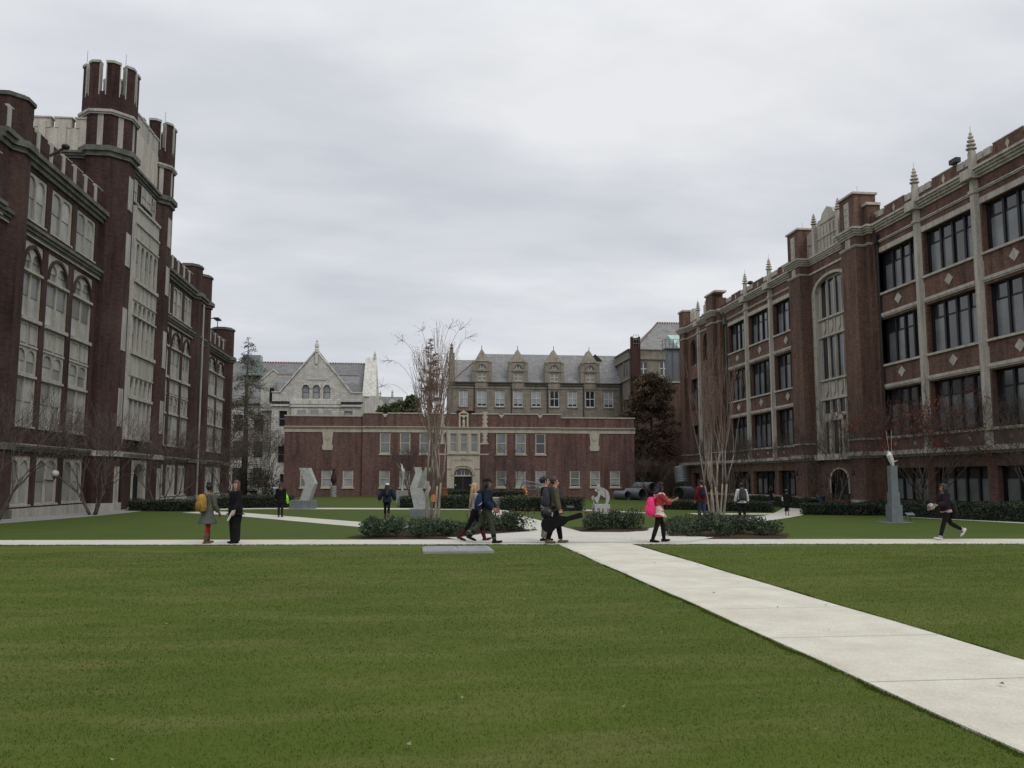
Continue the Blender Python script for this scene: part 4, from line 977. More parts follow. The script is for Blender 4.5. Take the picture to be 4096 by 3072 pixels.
strip('footpath', [(3.6, 23.9), (-2.2, 34.4), (-8.6, 46.3), (-13, 54)], 1.9, .012, M_PATHF, 2)
strip('footpath', [(4.6, 24), (4.55, 40), (4.75, 56)], 1.55, .012, M_PATHF, 2)
strip('footpath', [(5.6, 24), (15.9, 40.2), (22.7, 51.3), (31, 67.5)], 1.9, .012, M_PATHF, 2)
strip('footpath', [(-17.5, 59.5), (-7, 57.4), (3, 55.2), (10, 53.1), (24, 53.6)], 2.3, .008, M_PATHF, 2)
strip('walkway', [(-18.95, 20), (-18.95, 100)], 3.1, .010, M_CONC, 2)
strip('walkway', [(25.2, 31), (28.3, 48)], .7, .010, M_PATHF, 2)
g = MB()
pl = [(1.6, 23.2), (7.3, 22.7), (8.6, 24.4), (6.6, 27.2), (5.3, 27.6), (3.85, 28.2), (2.6, 27.0), (.9, 25.2)]
g.add([(x, y, ground(x, y) + .026) for x, y in pl], [tuple(range(len(pl)))])
tag(g.build('junction_paving', M_PATHF), kind='structure')
M_ASPH = mat('asphalt', (.07, .07, .068), (.05, .05, .05), .95, 3, obj=False)
strip('road', [(-60, 118), (-9, 113)], 14, .02, M_ASPH, 0)

# ---- near turf: individual blades, one mass
rng = np.random.default_rng(2)
def blades(n, y0, y1):
    y = y0 * (y1 / y0) ** rng.random(n)
    x = (rng.random(n) - .5) * (y * 1.45 + 4) + y * .112
    J = .09 * rng.random(len(x)) ** 2 - .02; keep = ~((x > 3.77 + J) & (x < 5.67 - J) | (x > .1) & (x < 1.9) & (y > 19.95) & (y < 21.55)); x = x[keep]; y = y[keep]; n = len(x)
    a = rng.random(n) * 2 * np.pi; h = .005 + .015 * rng.random(n) ** 2; wd = .0011 * y
    lx = np.cos(a + 1.2) * h * .9; ly = np.sin(a + 1.2) * h * .9
    v = np.zeros((n, 3, 3))
    dx = np.cos(a) * wd / 2; dy = np.sin(a) * wd / 2
    v[:, 0] = np.stack([x - dx, y - dy, np.full(n, -.004)], 1); v[:, 1] = np.stack([x + dx, y + dy, np.full(n, -.004)], 1); v[:, 2] = np.stack([x + lx, y + ly, h], 1)
    return v.reshape(-1, 3)
def edge_tufts(n, line, jit, hmax):
    P = line(n); a = rng.random(n) * 2 * np.pi; h = .008 + hmax * rng.random(n) ** 2; wd = .0012 * P[:, 1]
    x = P[:, 0] + rng.normal(size=n) * jit; y = P[:, 1] + rng.normal(size=n) * jit; z = np.array([ground(p, q) for p, q in zip(x, y)])
    v = np.zeros((n, 3, 3)); dx = np.cos(a) * wd / 2; dy = np.sin(a) * wd / 2
    v[:, 0] = np.stack([x - dx, y - dy, z], 1); v[:, 1] = np.stack([x + dx, y + dy, z], 1); v[:, 2] = np.stack([x + np.cos(a * 2.3) * h * .8, y + np.sin(a * 2.3) * h * .8, z + h + .008], 1)
    return v.reshape(-1, 3)
def side(x0, s):
    def f(n):
        y = 4.6 * (22 / 4.6) ** rng.random(n); w = .02 * np.sin(y * 3.1) + .015 * np.sin(y * 7.7 + s); return np.stack([x0 + s * (.025 + w), y], 1)
    return f
def cross(y0, k):
    def f(n):
        x = -13 + 31 * rng.random(n); return np.stack([x, y0 - .0958 * x + k * .03 + .02 * np.sin(x * 4)], 1)
    return f
V = np.concatenate([blades(390000, 4.2, 21.2), edge_tufts(7000, side(3.77, -1), .022, .014), edge_tufts(7000, side(5.67, 1), .022, .014), edge_tufts(5000, cross(22.78, -1), .03, .02), edge_tufts(3000, cross(24.62, 1), .03, .02)])
def np_mesh(name, V, k, m, parent=None):
    n = len(V) // k; me = bpy.data.meshes.new(name)
    me.vertices.add(len(V)); me.vertices.foreach_set('co', V.ravel()); me.loops.add(len(V)); me.loops.foreach_set('vertex_index', np.arange(len(V), dtype=np.int32))
    me.polygons.add(n); me.polygons.foreach_set('loop_start', np.arange(0, n * k, k, dtype=np.int32)); me.polygons.foreach_set('loop_total', np.full(n, k, dtype=np.int32))
    me.update(calc_edges=True); me.materials.append(m)
    return me
def blademat():
    m, nt, b = new_mat('grass_blade')
    gg = nt.nodes.new('ShaderNodeNewGeometry')
    c = ramp(nt, gg.outputs['Random Per Island'], [(0, (.056, .090, .011)), (.5, (.072, .112, .015)), (.9, (.090, .128, .022)), (1, (.15, .14, .055))])
    n = noise(nt, pos(nt, (.5, 1, 1)), .5, 6, .75)
    n1 = noise(nt, pos(nt), .22, 5, .6); c = mixc(nt, 1, c, ramp(nt, n1, [(.35, .82), (.65, 1.12)]), 'MULTIPLY')
    n5 = noise(nt, pos(nt, (.6, 1, 1)), 1.7, 4, .7); c = mixc(nt, 1, c, ramp(nt, n5, [(.35, .72), (.62, 1.15)]), 'MULTIPLY')
    c = mixc(nt, ramp(nt, n, [(.53, 0), (.68, .8)]), c, (.135, .118, .048))
    c = mixc(nt, 1, c, (1.08, 1.05, .98), 'MULTIPLY')      # blade colour lifted to make up for light lost on upright blades
    d = nt.nodes.new('ShaderNodeBsdfDiffuse'); t = nt.nodes.new('ShaderNodeBsdfTranslucent'); x = nt.nodes.new('ShaderNodeMixShader')
    nt.links.new(c, d.inputs[0]); nt.links.new(c, t.inputs[0]); nt.links.new(d.outputs[0], x.inputs[1]); nt.links.new(t.outputs[0], x.inputs[2])
    nt.links.new(x.outputs[0], nt.nodes['Material Output'].inputs[0])
    return m
gm = np_mesh('grass', V, 3, blademat()); 
tag(link('grass', gm), 'short mown green grass of the front lawn', 'grass', kind='stuff')
# ---- fallen leaves
V = []
for k in range(70):
    y = 5 + 30 * random.random() ** 1.5; x = (random.random() - .5) * y * 1.3 + y * .11; a = random.random() * 6.3; s = .012 + .012 * random.random()
    z = ground(x, y) + .042
    for q in range(4): V.append((x + s * math.cos(a + q * PI / 2) * (1.5 if q % 2 else 1), y + s * math.sin(a + q * PI / 2) * (1.5 if q % 2 else 1), z + .012 * (q % 2)))
M_DEAD = leafmat('dead_leaf', [(.09, .045, .02), (.15, .09, .04), (.28, .24, .17)])
tag(link('fallen_leaves', np_mesh('fallen_leaves', np.array(V), 4, M_DEAD)), 'scattered dry fallen leaves on lawn and paths', 'leaves', kind='stuff')

# ================================================================== PLANTS
def leaf_cloud(n, sampler, size, rng, flat=0.0):
    """n leaf quads at sampled points, random orientation"""
    P = sampler(n)
    n = len(P)
    a = rng.normal(size=(n, 3)); a /= np.linalg.norm(a, axis=1)[:, None]
    b = rng.normal(size=(n, 3)); b -= a * (a * b).sum(1)[:, None]; b /= np.linalg.norm(b, axis=1)[:, None]
    s = size * (.6 + .8 * rng.random((n, 1)))
    A = a * s; B = b * s * .5
    return np.stack([P - A, P + B, P + A, P - B], 1).reshape(-1, 3)
M_HEDGE = leafmat('hedge_leaf', [(.022, .033, .017), (.036, .052, .027), (.058, .078, .042)])
M_SHRUB = leafmat('shrub_leaf', [(.022, .036, .016), (.040, .062, .030), (.065, .095, .05), (.10, .135, .075)])
M_CORE = mat('hedge_inner_shade', (.010, .015, .008), rough=1)
M_FLOWY = leafmat('yellow_flower', [(.14, .13, .02), (.22, .19, .03)])
M_FLOWR = leafmat('rusty_flower_spike', [(.09, .045, .035), (.13, .06, .045)])
def hedge(pts, w, h, label, seed, yellow=False):
    rng = np.random.default_rng(seed)
    h *= .84
    x0, y0 = pts[0]; z0 = ground(x0, y0)
    t = thing('hedge', (x0, y0, z0), label, 'hedge', 'clipped hedges round the quad')
    seg = [np.array(p) - np.array(pts[0]) for p in pts]
    core = MB(); V = []
    for a, b in zip(seg, seg[1:]):
        d = b - a; L = np.linalg.norm(d); d /= L; s = np.array([-d[1], d[0]])
        def f(u, z, q): 
            p = a + d * u + s * q; return (p[0], p[1], z + ground(x0 + p[0], y0 + p[1]) - z0)
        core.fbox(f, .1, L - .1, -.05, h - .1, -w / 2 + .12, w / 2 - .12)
        def samp(n):
            u = rng.random(n) * (L + .1) - .05; k = rng.random(n); q = np.zeros(n); z = np.zeros(n)
            top = k < .4; fr = (k >= .4) & (k < .68); bk = (k >= .68) & (k < .9); e = k >= .9
            q[top] = (rng.random(top.sum()) - .5) * w; z[top] = h
            q[fr] = -w / 2; q[bk] = w / 2; z[~top] = rng.random((~top).sum()) * h
            q[e] = (rng.random(e.sum()) - .5) * w; u[e] = np.where(rng.random(e.sum()) < .5, 0, L)
            rr = (.12 * np.sin(u * 2.1 + seed) + .08 * np.sin(u * 5.3)) * .5
            q *= 1 - .12 * (z / h) ** 4; z = z + np.where(top, rr * .8, 0) - np.where(top, .25 * h * (np.abs(q) / (w / 2)) ** 4, 0)
            P = a + d * u[:, None] + s * q[:, None]
            g0 = np.array([ground(x0 + p[0], y0 + p[1]) - z0 for p in P])
            return np.column_stack([P, z + g0]) + rng.normal(size=(n, 3)) * .035
        V.append(leaf_cloud(int(700 * L * (w + 2 * h) / 2.4), samp, .05, rng))
        if yellow:
            def sy(n):
                u = rng.random(n) ** 2 * L; q = (rng.random(n) - .5) * w; P = a + d * u[:, None] + s * q[:, None]
                return np.column_stack([P, h + .02 + rng.random(n) * .1 + np.array([ground(x0 + p[0], y0 + p[1]) - z0 for p in P])])
            link('yellow_flowers', np_mesh('yellow_flowers', leaf_cloud(int(36 * L), sy, .04, rng), 4, M_FLOWY), t)
    core.build('dark_core', M_CORE, t)  # solid block behind the leaves; its dark colour stands in for inner shade
    link('foliage', np_mesh('foliage', np.concatenate(V), 4, M_HEDGE), t)
hedge([(-18.3, 58.9), (-13.6, 56.8)], 1.2, .8, 'long low hedge before the arched doorway of the gothic hall', 1)
hedge([(-13.2, 60.6), (-8.4, 58.9)], 1.5, .95, 'hedge behind the walker with the neon bag', 2)
hedge([(-.9, 58.2), (.35, 57.6)], 1.2, .85, 'short round hedge beside the left foot of the zigzag steel sculpture', 3)
hedge([(1.3, 56.6), (3.7, 55.9)], 1.9, .95, 'yellow flowered hedge left of the concrete bowl', 4, True)
hedge([(5.75, 53.6), (7.2, 50.4), (9.8, 52.6)], 1.5, .95, 'yellow flowered hedge right of the concrete bowl', 5, True)
hedge([(3.3, 88), (7.4, 88)], 1.4, .9, 'hedge hugging the steps of the stone entrance', 6)
hedge([(7.9, 90), (11.2, 89)], 1.4, .8, 'hedge beside the orange barrel at the brick wall', 7)
hedge([(17.6, 63), (20.6, 60.8)], 1.4, .8, 'hedge seen through the pale trunks of the right crepe myrtle', 8)
hedge([(20.6, 60.2), (24.3, 57.2)], 1.5, .85, 'hedge behind the man in the white shirt', 9)
hedge([(24.6, 52.9), (27.9, 50.3)], 1.6, .85, 'hedge at the bend of the right path by the walker in black', 10)
hedge([(29.4, 53.5), (28.2, 44), (26.7, 33)], 1.4, .95, 'longest hedge running along the foot of the long brick hall', 11)
hedge([(29.6, 62), (29.6, 74)], 1.2, .9, 'hedge under the dark ground floor windows past the right path', 12)
# shrub beds
def bed(pts, n=None):
    g = MB(); c = (sum(p[0] for p in pts) / len(pts), sum(p[1] for p in pts) / len(pts))
    q = []
    for i in range(40):
        a = i / 40 * len(pts); k = int(a); f = a - k; p0, p1 = pts[k], pts[(k + 1) % len(pts)]
        x, y = p0[0] + (p1[0] - p0[0]) * f, p0[1] + (p1[1] - p0[1]) * f
        q.append((x, y, ground(x, y) + .012 + .008 * math.sin(i * 2.3)))
    g.v = [(c[0], c[1], ground(*c) + .1)] + q; g.f = [(0, 1 + i, 1 + (i + 1) % 40) for i in range(40)]
    tag(g.build('planting_bed', M_MULCH), kind='structure')
bed([(-2.0, 25.9), (-1.2, 24.9), (.2, 24.65), (1.5, 25.2), (2.0, 27), (1.4, 31), (.2, 32.5), (-.8, 30)])
bed([(1.6, 27.4), (2.5, 26.9), (3.75, 28.1), (3.7, 30.5), (2.4, 30)])
bed([(5.4, 28.2), (6.4, 27.2), (7.7, 28.2), (8.4, 30.5), (5.6, 31)])
bed([(7.2, 25.2), (8.4, 24.1), (10.6, 24.0), (11.6, 26), (11.5, 31), (9.5, 30)])
def shrub_mesh(seed):
    rng = np.random.default_rng(seed)
    lob = [(rng.normal(size=3) * [.17, .17, .1] + [0, 0, .3], .2 + .12 * rng.random()) for _ in range(7)]
    def samp(n):
        k = rng.integers(0, 7, n); d = rng.normal(size=(n, 3)); d /= np.linalg.norm(d, axis=1)[:, None]
        c = np.array([lob[i][0] for i in k]); r = np.array([lob[i][1] for i in k])
        P = c + d * (r * (.75 + .3 * rng.random(n)))[:, None]; P[:, 2] = np.maximum(P[:, 2], .02)
        return P
    return np_mesh('shrub_leaves', leaf_cloud(1100, samp, .04, rng), 4, M_SHRUB)
SH = [shrub_mesh(40 + k) for k in range(5)]
def spike_mesh(seed):
    rng = np.random.default_rng(seed); V = []
    def samp(n):
        a = rng.integers(0, 9, n); cx = np.random.default_rng(seed + 1).normal(size=(9, 2)) * .25; z = rng.random(n)
        return np.column_stack([cx[a] + rng.normal(size=(n, 2)) * .012, .5 + z * .22])
    return np_mesh('flower_spikes', leaf_cloud(160, samp, .03, rng), 4, M_FLOWR)
SP = [spike_mesh(70), spike_mesh(75)]
random.seed(11)
def shrubs(spots, label, group, spikes=0):
    for i, (x, y, s) in enumerate(spots):
        t = thing('shrub', (x, y, ground(x, y) + .04), label, 'shrub', group, rot=random.random() * 6)
        t.scale = (s, s, s * (.9 + .25 * random.random()))
        link('foliage', SH[i % 5], t)
        if random.random() < spikes: link('flower_spikes', SP[i % 2], t)
shrubs([(-1.4 + .46 * k + random.uniform(-.1, .1), 25.6 + random.uniform(-.3, .4), random.uniform(.68, .9)) for k in range(7)] + [(-1.2 + .6 * k, 26.9 + random.random(), .8) for k in range(4)],
       'small leafy shrub in the bed around the left crepe myrtle', 'shrubs in the left crepe myrtle bed', .15)
shrubs([(2.0 + .48 * k, 28.0 + .12 * k, .92) for k in range(4)] + [(2.3, 29, .9), (3.1, 29.2, .9)], 'small shrub topped with rusty flower spikes beside the centre path', 'flower spiked shrubs by the centre path', 1)
shrubs([(5.75 + .42 * k, 28.5 + .1 * math.sin(k * 2) + .12 * k, .84 + .06 * (k % 2)) for k in range(5)] + [(6.2, 29.6, .85), (7, 30, .85)], 'small shrub in the round bed in front of the disc sculpture', 'shrubs in the bed before the disc sculpture', .5)
shrubs([(7.7 + .5 * k, 25.1 - .1 * math.sin(k) + random.uniform(-.1, .3), random.uniform(.72, .95)) for k in range(7)] + [(8.2 + .6 * k, 26.7 + random.random() * .6, .85) for k in range(5)], 'small leafy shrub in the bed around the right crepe myrtle', 'shrubs in the right crepe myrtle bed', .25)

# ---- trees
M_BARKP = mat('pale_smooth_bark', (.30, .265, .215), (.17, .145, .115), .85, 5, .2, stretch=(1, 1, .3))
M_BARKD = mat('grey_brown_bark', (.115, .095, .075), (.06, .05, .04), .9, 6, .15, stretch=(1, 1, .3))
M_TWIGP = mat('reddish_dry_twig', (.21, .15, .12), (.14, .095, .075), .9)
M_TWIGD = mat('brown_bare_twig', (.105, .082, .066), (.06, .048, .04), .9)
M_SEED = leafmat('dry_seed_head', [(.15, .12, .09), (.24, .2, .16)])
M_RUST = leafmat('rusty_needle', [(.10, .05, .032), (.16, .085, .055), (.21, .12, .08)])
M_RED = leafmat('red_autumn_leaf', [(.12, .02, .012), (.19, .035, .016), (.20, .07, .02)])
M_OLIVE = leafmat('brown_olive_needle', [(.045, .036, .018), (.085, .062, .03), (.13, .085, .04)])
M_OLIVEG = leafmat('grey_brown_needle', [(.085, .078, .06), (.13, .115, .088), (.17, .145, .11)])
M_GREENT = leafmat('mid_green_leaf', [(.03, .05, .018), (.06, .085, .028), (.10, .125, .045)])
def grow(rnd, p, d, L, r, lev, maxlev, out, tips, spread, up, split=(2, 3), rmin=.0055):
    pts = [p]; rs = [r]; q = p.copy(); dd = d.copy()
    for k in range(3):
        dd = (dd + Vector((rnd.gauss(0, .07), rnd.gauss(0, .07), rnd.gauss(0, .04) + up * .06))).normalized()
        q = q + dd * (L / 3); pts.append(q.copy()); rs.append(r * (1 - .14 * (k + 1)))
    out[min(lev, len(out) - 1)].tube(pts, rs, 7 if lev == 0 else (5 if lev < 2 else 3), cap=lev < 2)
    if lev == maxlev: tips.append((q, dd)); return
    n = rnd.randint(*split)
    for k in range(n):
        a = rnd.uniform(0, 2 * PI); s = spread * rnd.uniform(.5, 1.25)
        o = Vector((math.cos(a), math.sin(a), 0)); o = (o - dd * o.dot(dd)); o.normalize()
        nd = (dd * math.cos(s) + o * math.sin(s) + Vector((0, 0, up * .25))).normalized()
        st = q if k < 2 else Vector(pts[2])
        grow(rnd, st.copy(), nd, L * rnd.uniform(.68, .92), max(r * .60 * rnd.uniform(.8, 1.1), rmin), lev + 1, maxlev, out, tips, spread, up, split, rmin)
def myrtle(seed, label, loc, stems, h, lean, spread, up, pale, group, maxlev=4, leaves=None, nleaf=0, r0=.06, split=(2, 3), seeds=False, rmin=.0055, arcs=()):
    rnd = random.Random(seed); rng = np.random.default_rng(seed)
    x, y = loc; t = thing('crepe_myrtle', (x, y, ground(x, y) - .03), label, 'tree', group)
    trunk, br, tw = MB(), MB(), MB(); tips = []
    for k in range(stems):
        a = 2 * PI * k / stems + rnd.uniform(-.4, .4); ln = lean * rnd.uniform(.4, 1.3)
        d = Vector((math.cos(a) * math.sin(ln), math.sin(a) * math.sin(ln), math.cos(ln)))
        p = Vector((math.cos(a) * .16, math.sin(a) * .16, 0))
        grow(rnd, p, d, h * rnd.uniform(.26, .34), r0 * rnd.uniform(.75, 1.15), 0, maxlev, ([trunk, br, br, tw] if pale else [trunk, br, tw]), tips, spread, up, split, rmin)
    for ax, ay, z0, z1, dr in arcs:
        P = [Vector((ax * f ** 1.5, ay * f ** 1.5, z0 + (z1 - z0) * (1 - (1 - f) ** 1.6) - dr * f ** 4)) for f in np.linspace(.08, 1, 11)]
        tw.tube(P, [.0105 - .006 * f for f in np.linspace(0, 1, 11)], 4, cap=False)
        for q in range(9):
            e = P[-1] + Vector((rnd.gauss(0, .16), rnd.gauss(0, .16), rnd.uniform(-.15, .3))); tw.tube([P[-2].lerp(P[-1], rnd.random()), e], [.006, .004], 3, cap=False); tips.append((e, None))
    trunk.build('trunk', M_BARKP if pale else M_BARKD, t, smooth=True); br.build('branches', M_BARKP if pale else M_BARKD, t, smooth=True)
    tw.build('twigs', M_TWIGP if pale else M_TWIGD, t, fix=False)
    if leaves is not None or seeds:
        T = np.array([p for p, _ in tips]); pick = T
        if leaves is not None:
            cl = T[rng.integers(0, len(T), max(6, nleaf // 60))]
            samp = lambda n: cl[rng.integers(0, len(cl), n)] + rng.normal(size=(n, 3)) * [.3, .3, .16]
            link('leaves', np_mesh('leaves', leaf_cloud(nleaf, samp, .055, rng), 4, leaves), t)
        if seeds:
            samp = lambda n: T[rng.integers(0, len(T), n)] + rng.normal(size=(n, 3)) * .07
            link('seed_heads', np_mesh('seed_heads', leaf_cloud(len(T) * 5, samp, .018, rng), 4, M_SEED), t)
    return t
myrtle(21, 'pale barked bare crepe myrtle with arching seed heads at the left of the centre path', (.6, 30.6), 4, 5.3, .10, .28, 1.35, True, 'pale crepe myrtles beside the centre path', 5, r0=.07, seeds=True, rmin=.0065, arcs=[(-1.7, .3, 2.2, 6.3, .3), (-1.2, -.6, 2.4, 6.8, .2), (-1.9, .6, 2.0, 5.6, .5), (1.3, .2, 2.4, 7.0, .1), (1.0, -.5, 2.4, 7.2, .1), (.6, .4, 2.6, 7.3, 0), (-.5, .4, 2.6, 7.2, 0)])
myrtle(34, 'pale many stemmed bare crepe myrtle at the right of the centre path', (11.0, 30.8), 8, 4.9, .16, .22, 1.35, True, 'pale crepe myrtles beside the centre path', 5, r0=.055, split=(2, 2), seeds=True, rmin=.006)
GL = 'bare crepe myrtles along the gothic hall'
myrtle(51, 'bare brown crepe myrtle cut by the left frame edge by the gothic hall', (-18.3, 40.2), 6, 5.2, 0.53, 0.50, .38, False, GL, 6, r0=.06, rmin=.008)
myrtle(52, 'bare brown crepe myrtle with paired trunks before the near turret base', (-18.1, 51.3), 5, 5.2, 0.45, 0.50, .38, False, GL, 6, r0=.06, rmin=.008, leaves=M_OLIVEG, nleaf=160)
myrtle(53, 'bare crepe myrtle leaning in a wide V by the arched doorway of the gothic hall', (-17.7, 62.5), 5, 5.2, 0.69, 0.50, .38, False, GL, 6, r0=.06, rmin=.008)
myrtle(54, 'bare brown crepe myrtle behind the person in the black gown by the gothic hall', (-16.9, 80), 6, 5.5, 0.47, 0.50, .38, False, GL, 6, r0=.06, rmin=.008)
myrtle(55, 'bare crepe myrtle standing over the parked cars', (-17.0, 101), 7, 6.8, 0.38, 0.50, .38, False, GL, 6, r0=.06, rmin=.008)
GR = 'bare crepe myrtles along the long brick hall'
myrtle(61, 'bare brown crepe myrtle in front of the far windows of the long brick hall', (26.6, 70), 8, 5.5, 0.45, 0.50, .38, False, GR, 6, r0=.06, rmin=.008)
myrtle(62, 'bare brown crepe myrtle before the arched door of the long brick hall', (29.2, 58), 8, 5.8, 0.45, 0.50, .38, False, GR, 6, r0=.06, rmin=.008)
myrtle(63, 'crepe myrtle still holding red leaves behind the stepped grey pillar', (29.3, 46.8), 8, 5.9, 0.53, 0.50, .38, False, GR, 6, r0=.06, rmin=.008, leaves=M_RED, nleaf=4200)
myrtle(64, 'bare crepe myrtle cut by the right frame edge', (29.2, 37.5), 6, 5.1, 0.62, 0.50, .38, False, GR, 6, r0=.055, rmin=.008)
GC = 'bare crepe myrtles against the low brick building'
myrtle(71, 'bare crepe myrtle right of the arched stone entrance', (10.4, 93.5), 6, 4.7, 0.56, 0.50, .38, False, GC, 5, r0=.055, rmin=.011)
myrtle(72, 'bare crepe myrtle left of the arched stone entrance', (-.4, 93.5), 6, 4.9, 0.50, 0.50, .38, False, GC, 5, r0=.055, rmin=.011)
myrtle(73, 'bare crepe myrtle by the stacked culvert pipes', (24.9, 90), 7, 4.7, 0.53, 0.50, .38, False, GC, 5, r0=.055, rmin=.011)

def conifer(name, label, loc, h, z0, R, n, m, seed, group=None, power=.8, clumps=60, droop=.25, size=.16, bark=None, rnd_top=False):
    rng = np.random.default_rng(seed); x, y = loc
    t = thing(name, (x, y, ground(x, y) - .05), label, 'tree', group)
    tr = MB(); tr.tube([(0, 0, 0), (.05, 0, h * .35), (-.05, .05, h * .7), (0, 0, h * .98)], [h * .022, h * .016, h * .009, .02], 8)
    C = []; br = MB()
    for k in range(clumps):
        f = rng.random() ** .85; z = z0 + (h - z0) * f; a = rng.random() * 2 * np.pi
        rr = R * (math.sqrt(max(math.sin(PI * (f * .86 + .12)), 0)) if rnd_top else (1 - f) ** power) * (.4 + .75 * rng.random()) + .12
        e = Vector((rr * math.cos(a), rr * math.sin(a), z - droop * rr + .1))
        if rr > .5: br.tube([(0, 0, z), (e.x * .55, e.y * .55, z + .06), tuple(e)], [.035, .022, .008], 3, cap=False)
        for q in (.45, .75, 1.0): C.append((e.x * q, e.y * q, z + (e.z - z) * q, (.08 + .16 * R * (.75 if rnd_top else (1 - f) ** .8) * .6)))
    C = np.array(C); pw = C[:, 3] ** 2; pw /= pw.sum()
    def samp(n):
        i = rng.choice(len(C), n, p=pw); P = C[i, :3] + rng.normal(size=(n, 3)) * C[i, 3:4] * [1, 1, .55]
        P[:, 2] -= np.abs(rng.normal(size=n)) * .9 * droop * C[i, 3] / .4; return P
    tr.build('trunk', bark or M_BARKD, t, smooth=True); br.build('branches', bark or M_BARKD, t, fix=False)
    link('crown', np_mesh('crown', leaf_cloud(n, samp, size, rng), 4, m), t)
    return t
conifer('bald_cypress', 'tall thin grey brown bald cypress at the end of the gothic hall', (-20.4, 106), 19.2, 2.2, 5.0, 20000, M_OLIVEG, 5, None, .62, 120, .35, .09)
conifer('bald_cypress', 'rust coloured slender bald cypress rising behind the low brick building', (1.9, 117), 21.0, 7, 2.5, 9000, M_RUST, 8, None, .55, 90, -.2, .09, M_BARKP)
def roundtree(name, label, loc, h, R, zc, n, m, seed, lobes=14, size=.2, sq=1.0):
    rng = np.random.default_rng(seed); x, y = loc
    t = thing(name, (x, y, ground(x, y) - .05), label, 'tree')
    L = rng.normal(size=(lobes, 3)); L /= np.linalg.norm(L, axis=1)[:, None]; L = L * (rng.random((lobes, 1)) ** .5) * [R * .75, R * .75, (h - zc) * .75] + [0, 0, zc]
    r = R * (.28 + .22 * rng.random(lobes))
    tr = MB(); tr.tube([(0, 0, 0), (.1, 0, zc * .6), (0, .1, zc)], [h * .02, h * .016, h * .01], 8)
    for c in L: tr.tube([(0, 0, zc * .6), (c[0] * .5, c[1] * .5, (zc * .6 + c[2]) / 2 + .3), tuple(c)], [.11, .07, .03], 4, cap=False)
    def samp(n):
        i = rng.integers(0, lobes, n); d = rng.normal(size=(n, 3)); d /= np.linalg.norm(d, axis=1)[:, None]
        return L[i] + d * (r[i] * (.45 + .65 * rng.random(n) ** .6))[:, None] * [1, 1, sq]
    tr.build('trunk', M_BARKD, t, smooth=True)
    link('crown', np_mesh('crown', leaf_cloud(n, samp, size, rng), 4, m), t)
conifer('bald_cypress', 'dense brown olive bald cypress between the low brick building and the long hall', (29.6, 106), 15.4, 4.6, 3.7, 30000, M_OLIVE, 12, None, .55, 110, .1, .13, rnd_top=True)
roundtree('small_tree', 'small tree with sparse russet leaves below the olive cypress', (31.3, 104), 9.0, 3.2, 5.4, 5200, M_RUST, 14, 26, .1)
roundtree('evergreen_tree', 'taller bushy green tree peeping over the brick parapet', (-1.6, 116), 14.2, 2.4, 10.4, 9000, M_GREENT, 15, 16, .17)
roundtree('evergreen_tree', 'broad green tree left of the taller one over the brick parapet', (-4.6, 117), 12.2, 3.0, 8.6, 9000, M_GREENT, 16, 18, .17)
roundtree('evergreen_tree', 'green tree right of the rusty cypress behind the parapet', (3.4, 119), 11.6, 2.6, 8.2, 7000, M_GREENT, 17, 16, .17)

# ================================================================== SCULPTURE GARDEN AND SMALL THINGS
def zigzag(mb, w, dp, levels, off, tk=.02):
    """folded square column: rings of a box section pushed sideways at each fold"""
    R = []
    for z, o, s in levels:
        R.append([(o - w * s / 2, -dp * s / 2, z), (o + w * s / 2, -dp * s / 2, z), (o + w * s / 2, dp * s / 2, z), (o - w * s / 2, dp * s / 2, z)])
    for a, b in zip(R, R[1:]):
        for k in range(4): mb.quad(a[k], a[(k + 1) % 4], b[(k + 1) % 4], b[k])
    mb.add(R[0], [(0, 1, 2, 3)]); mb.add(R[-1], [(3, 2, 1, 0)])
def zig2(mb, x0, y0, segs, w, dp):
    for (xa, za), (xb, zb) in zip(segs, segs[1:]):
        P = lambda x, y, z: (x0 + x, y0 + y, z)
        vs = [P(xa, 0, za), P(xa + w, 0, za), P(xa + w + dp * .35, dp, za), P(xa + dp * .35, dp, za), P(xb, 0, zb), P(xb + w, 0, zb), P(xb + w + dp * .35, dp, zb), P(xb + dp * .35, dp, zb)]
        mb.add(vs, [(0, 1, 5, 4), (1, 2, 6, 5), (2, 3, 7, 6), (3, 0, 4, 7)])
def onlawn(x, y): return (x, y, ground(x, y))
t = thing('zigzag_sculpture', onlawn(-7.2, 57.3), 'folded steel zigzag column on a long blue grey block near the neon bag walker', 'sculpture', 'steel zigzag columns')
b = MB(); b.box(-.82, .78, -.7, .7, -.05, .52); b.build('plinth', M_CONCD, t)
b = MB(); zig2(b, -.25, -.3, [(.0, .52), (.36, 1.6), (-.08, 2.62)], .6, .42); b.add([(-.33, -.3, 2.62), (.27, -.3, 2.62), (.417, .12, 2.62), (-.183, .12, 2.62)], [(0, 1, 2, 3)]); b.build('folded_column', M_STEEL, t)
t = thing('zigzag_sculpture', onlawn(.27, 43.2), 'larger folded steel zigzag column on a grey block behind the left crepe myrtle', 'sculpture', 'steel zigzag columns')
b = MB(); b.box(-.55, .55, -.5, .55, -.05, .36); b.build('plinth', M_CONCD, t)
b = MB()
xz = lambda p, q, k: (p, k, q)
b.prism([(-.36, 2.42), (0, 2.42), (.05, 2.13), (-.22, 1.40), (-.56, 1.40), (-.29, 2.13)], xz, -.3, -.27)
b.prism([(-.56, 1.395), (-.22, 1.395), (.06, .36), (-.33, .36)], xz, -.3, -.27)
b.add([(.05, -.29, 2.13), (.2, -.05, 2.42), (.34, .1, 2.2), (.06, .1, 1.4), (-.22, -.29, 1.40)], [(0, 1, 2, 3, 4)])
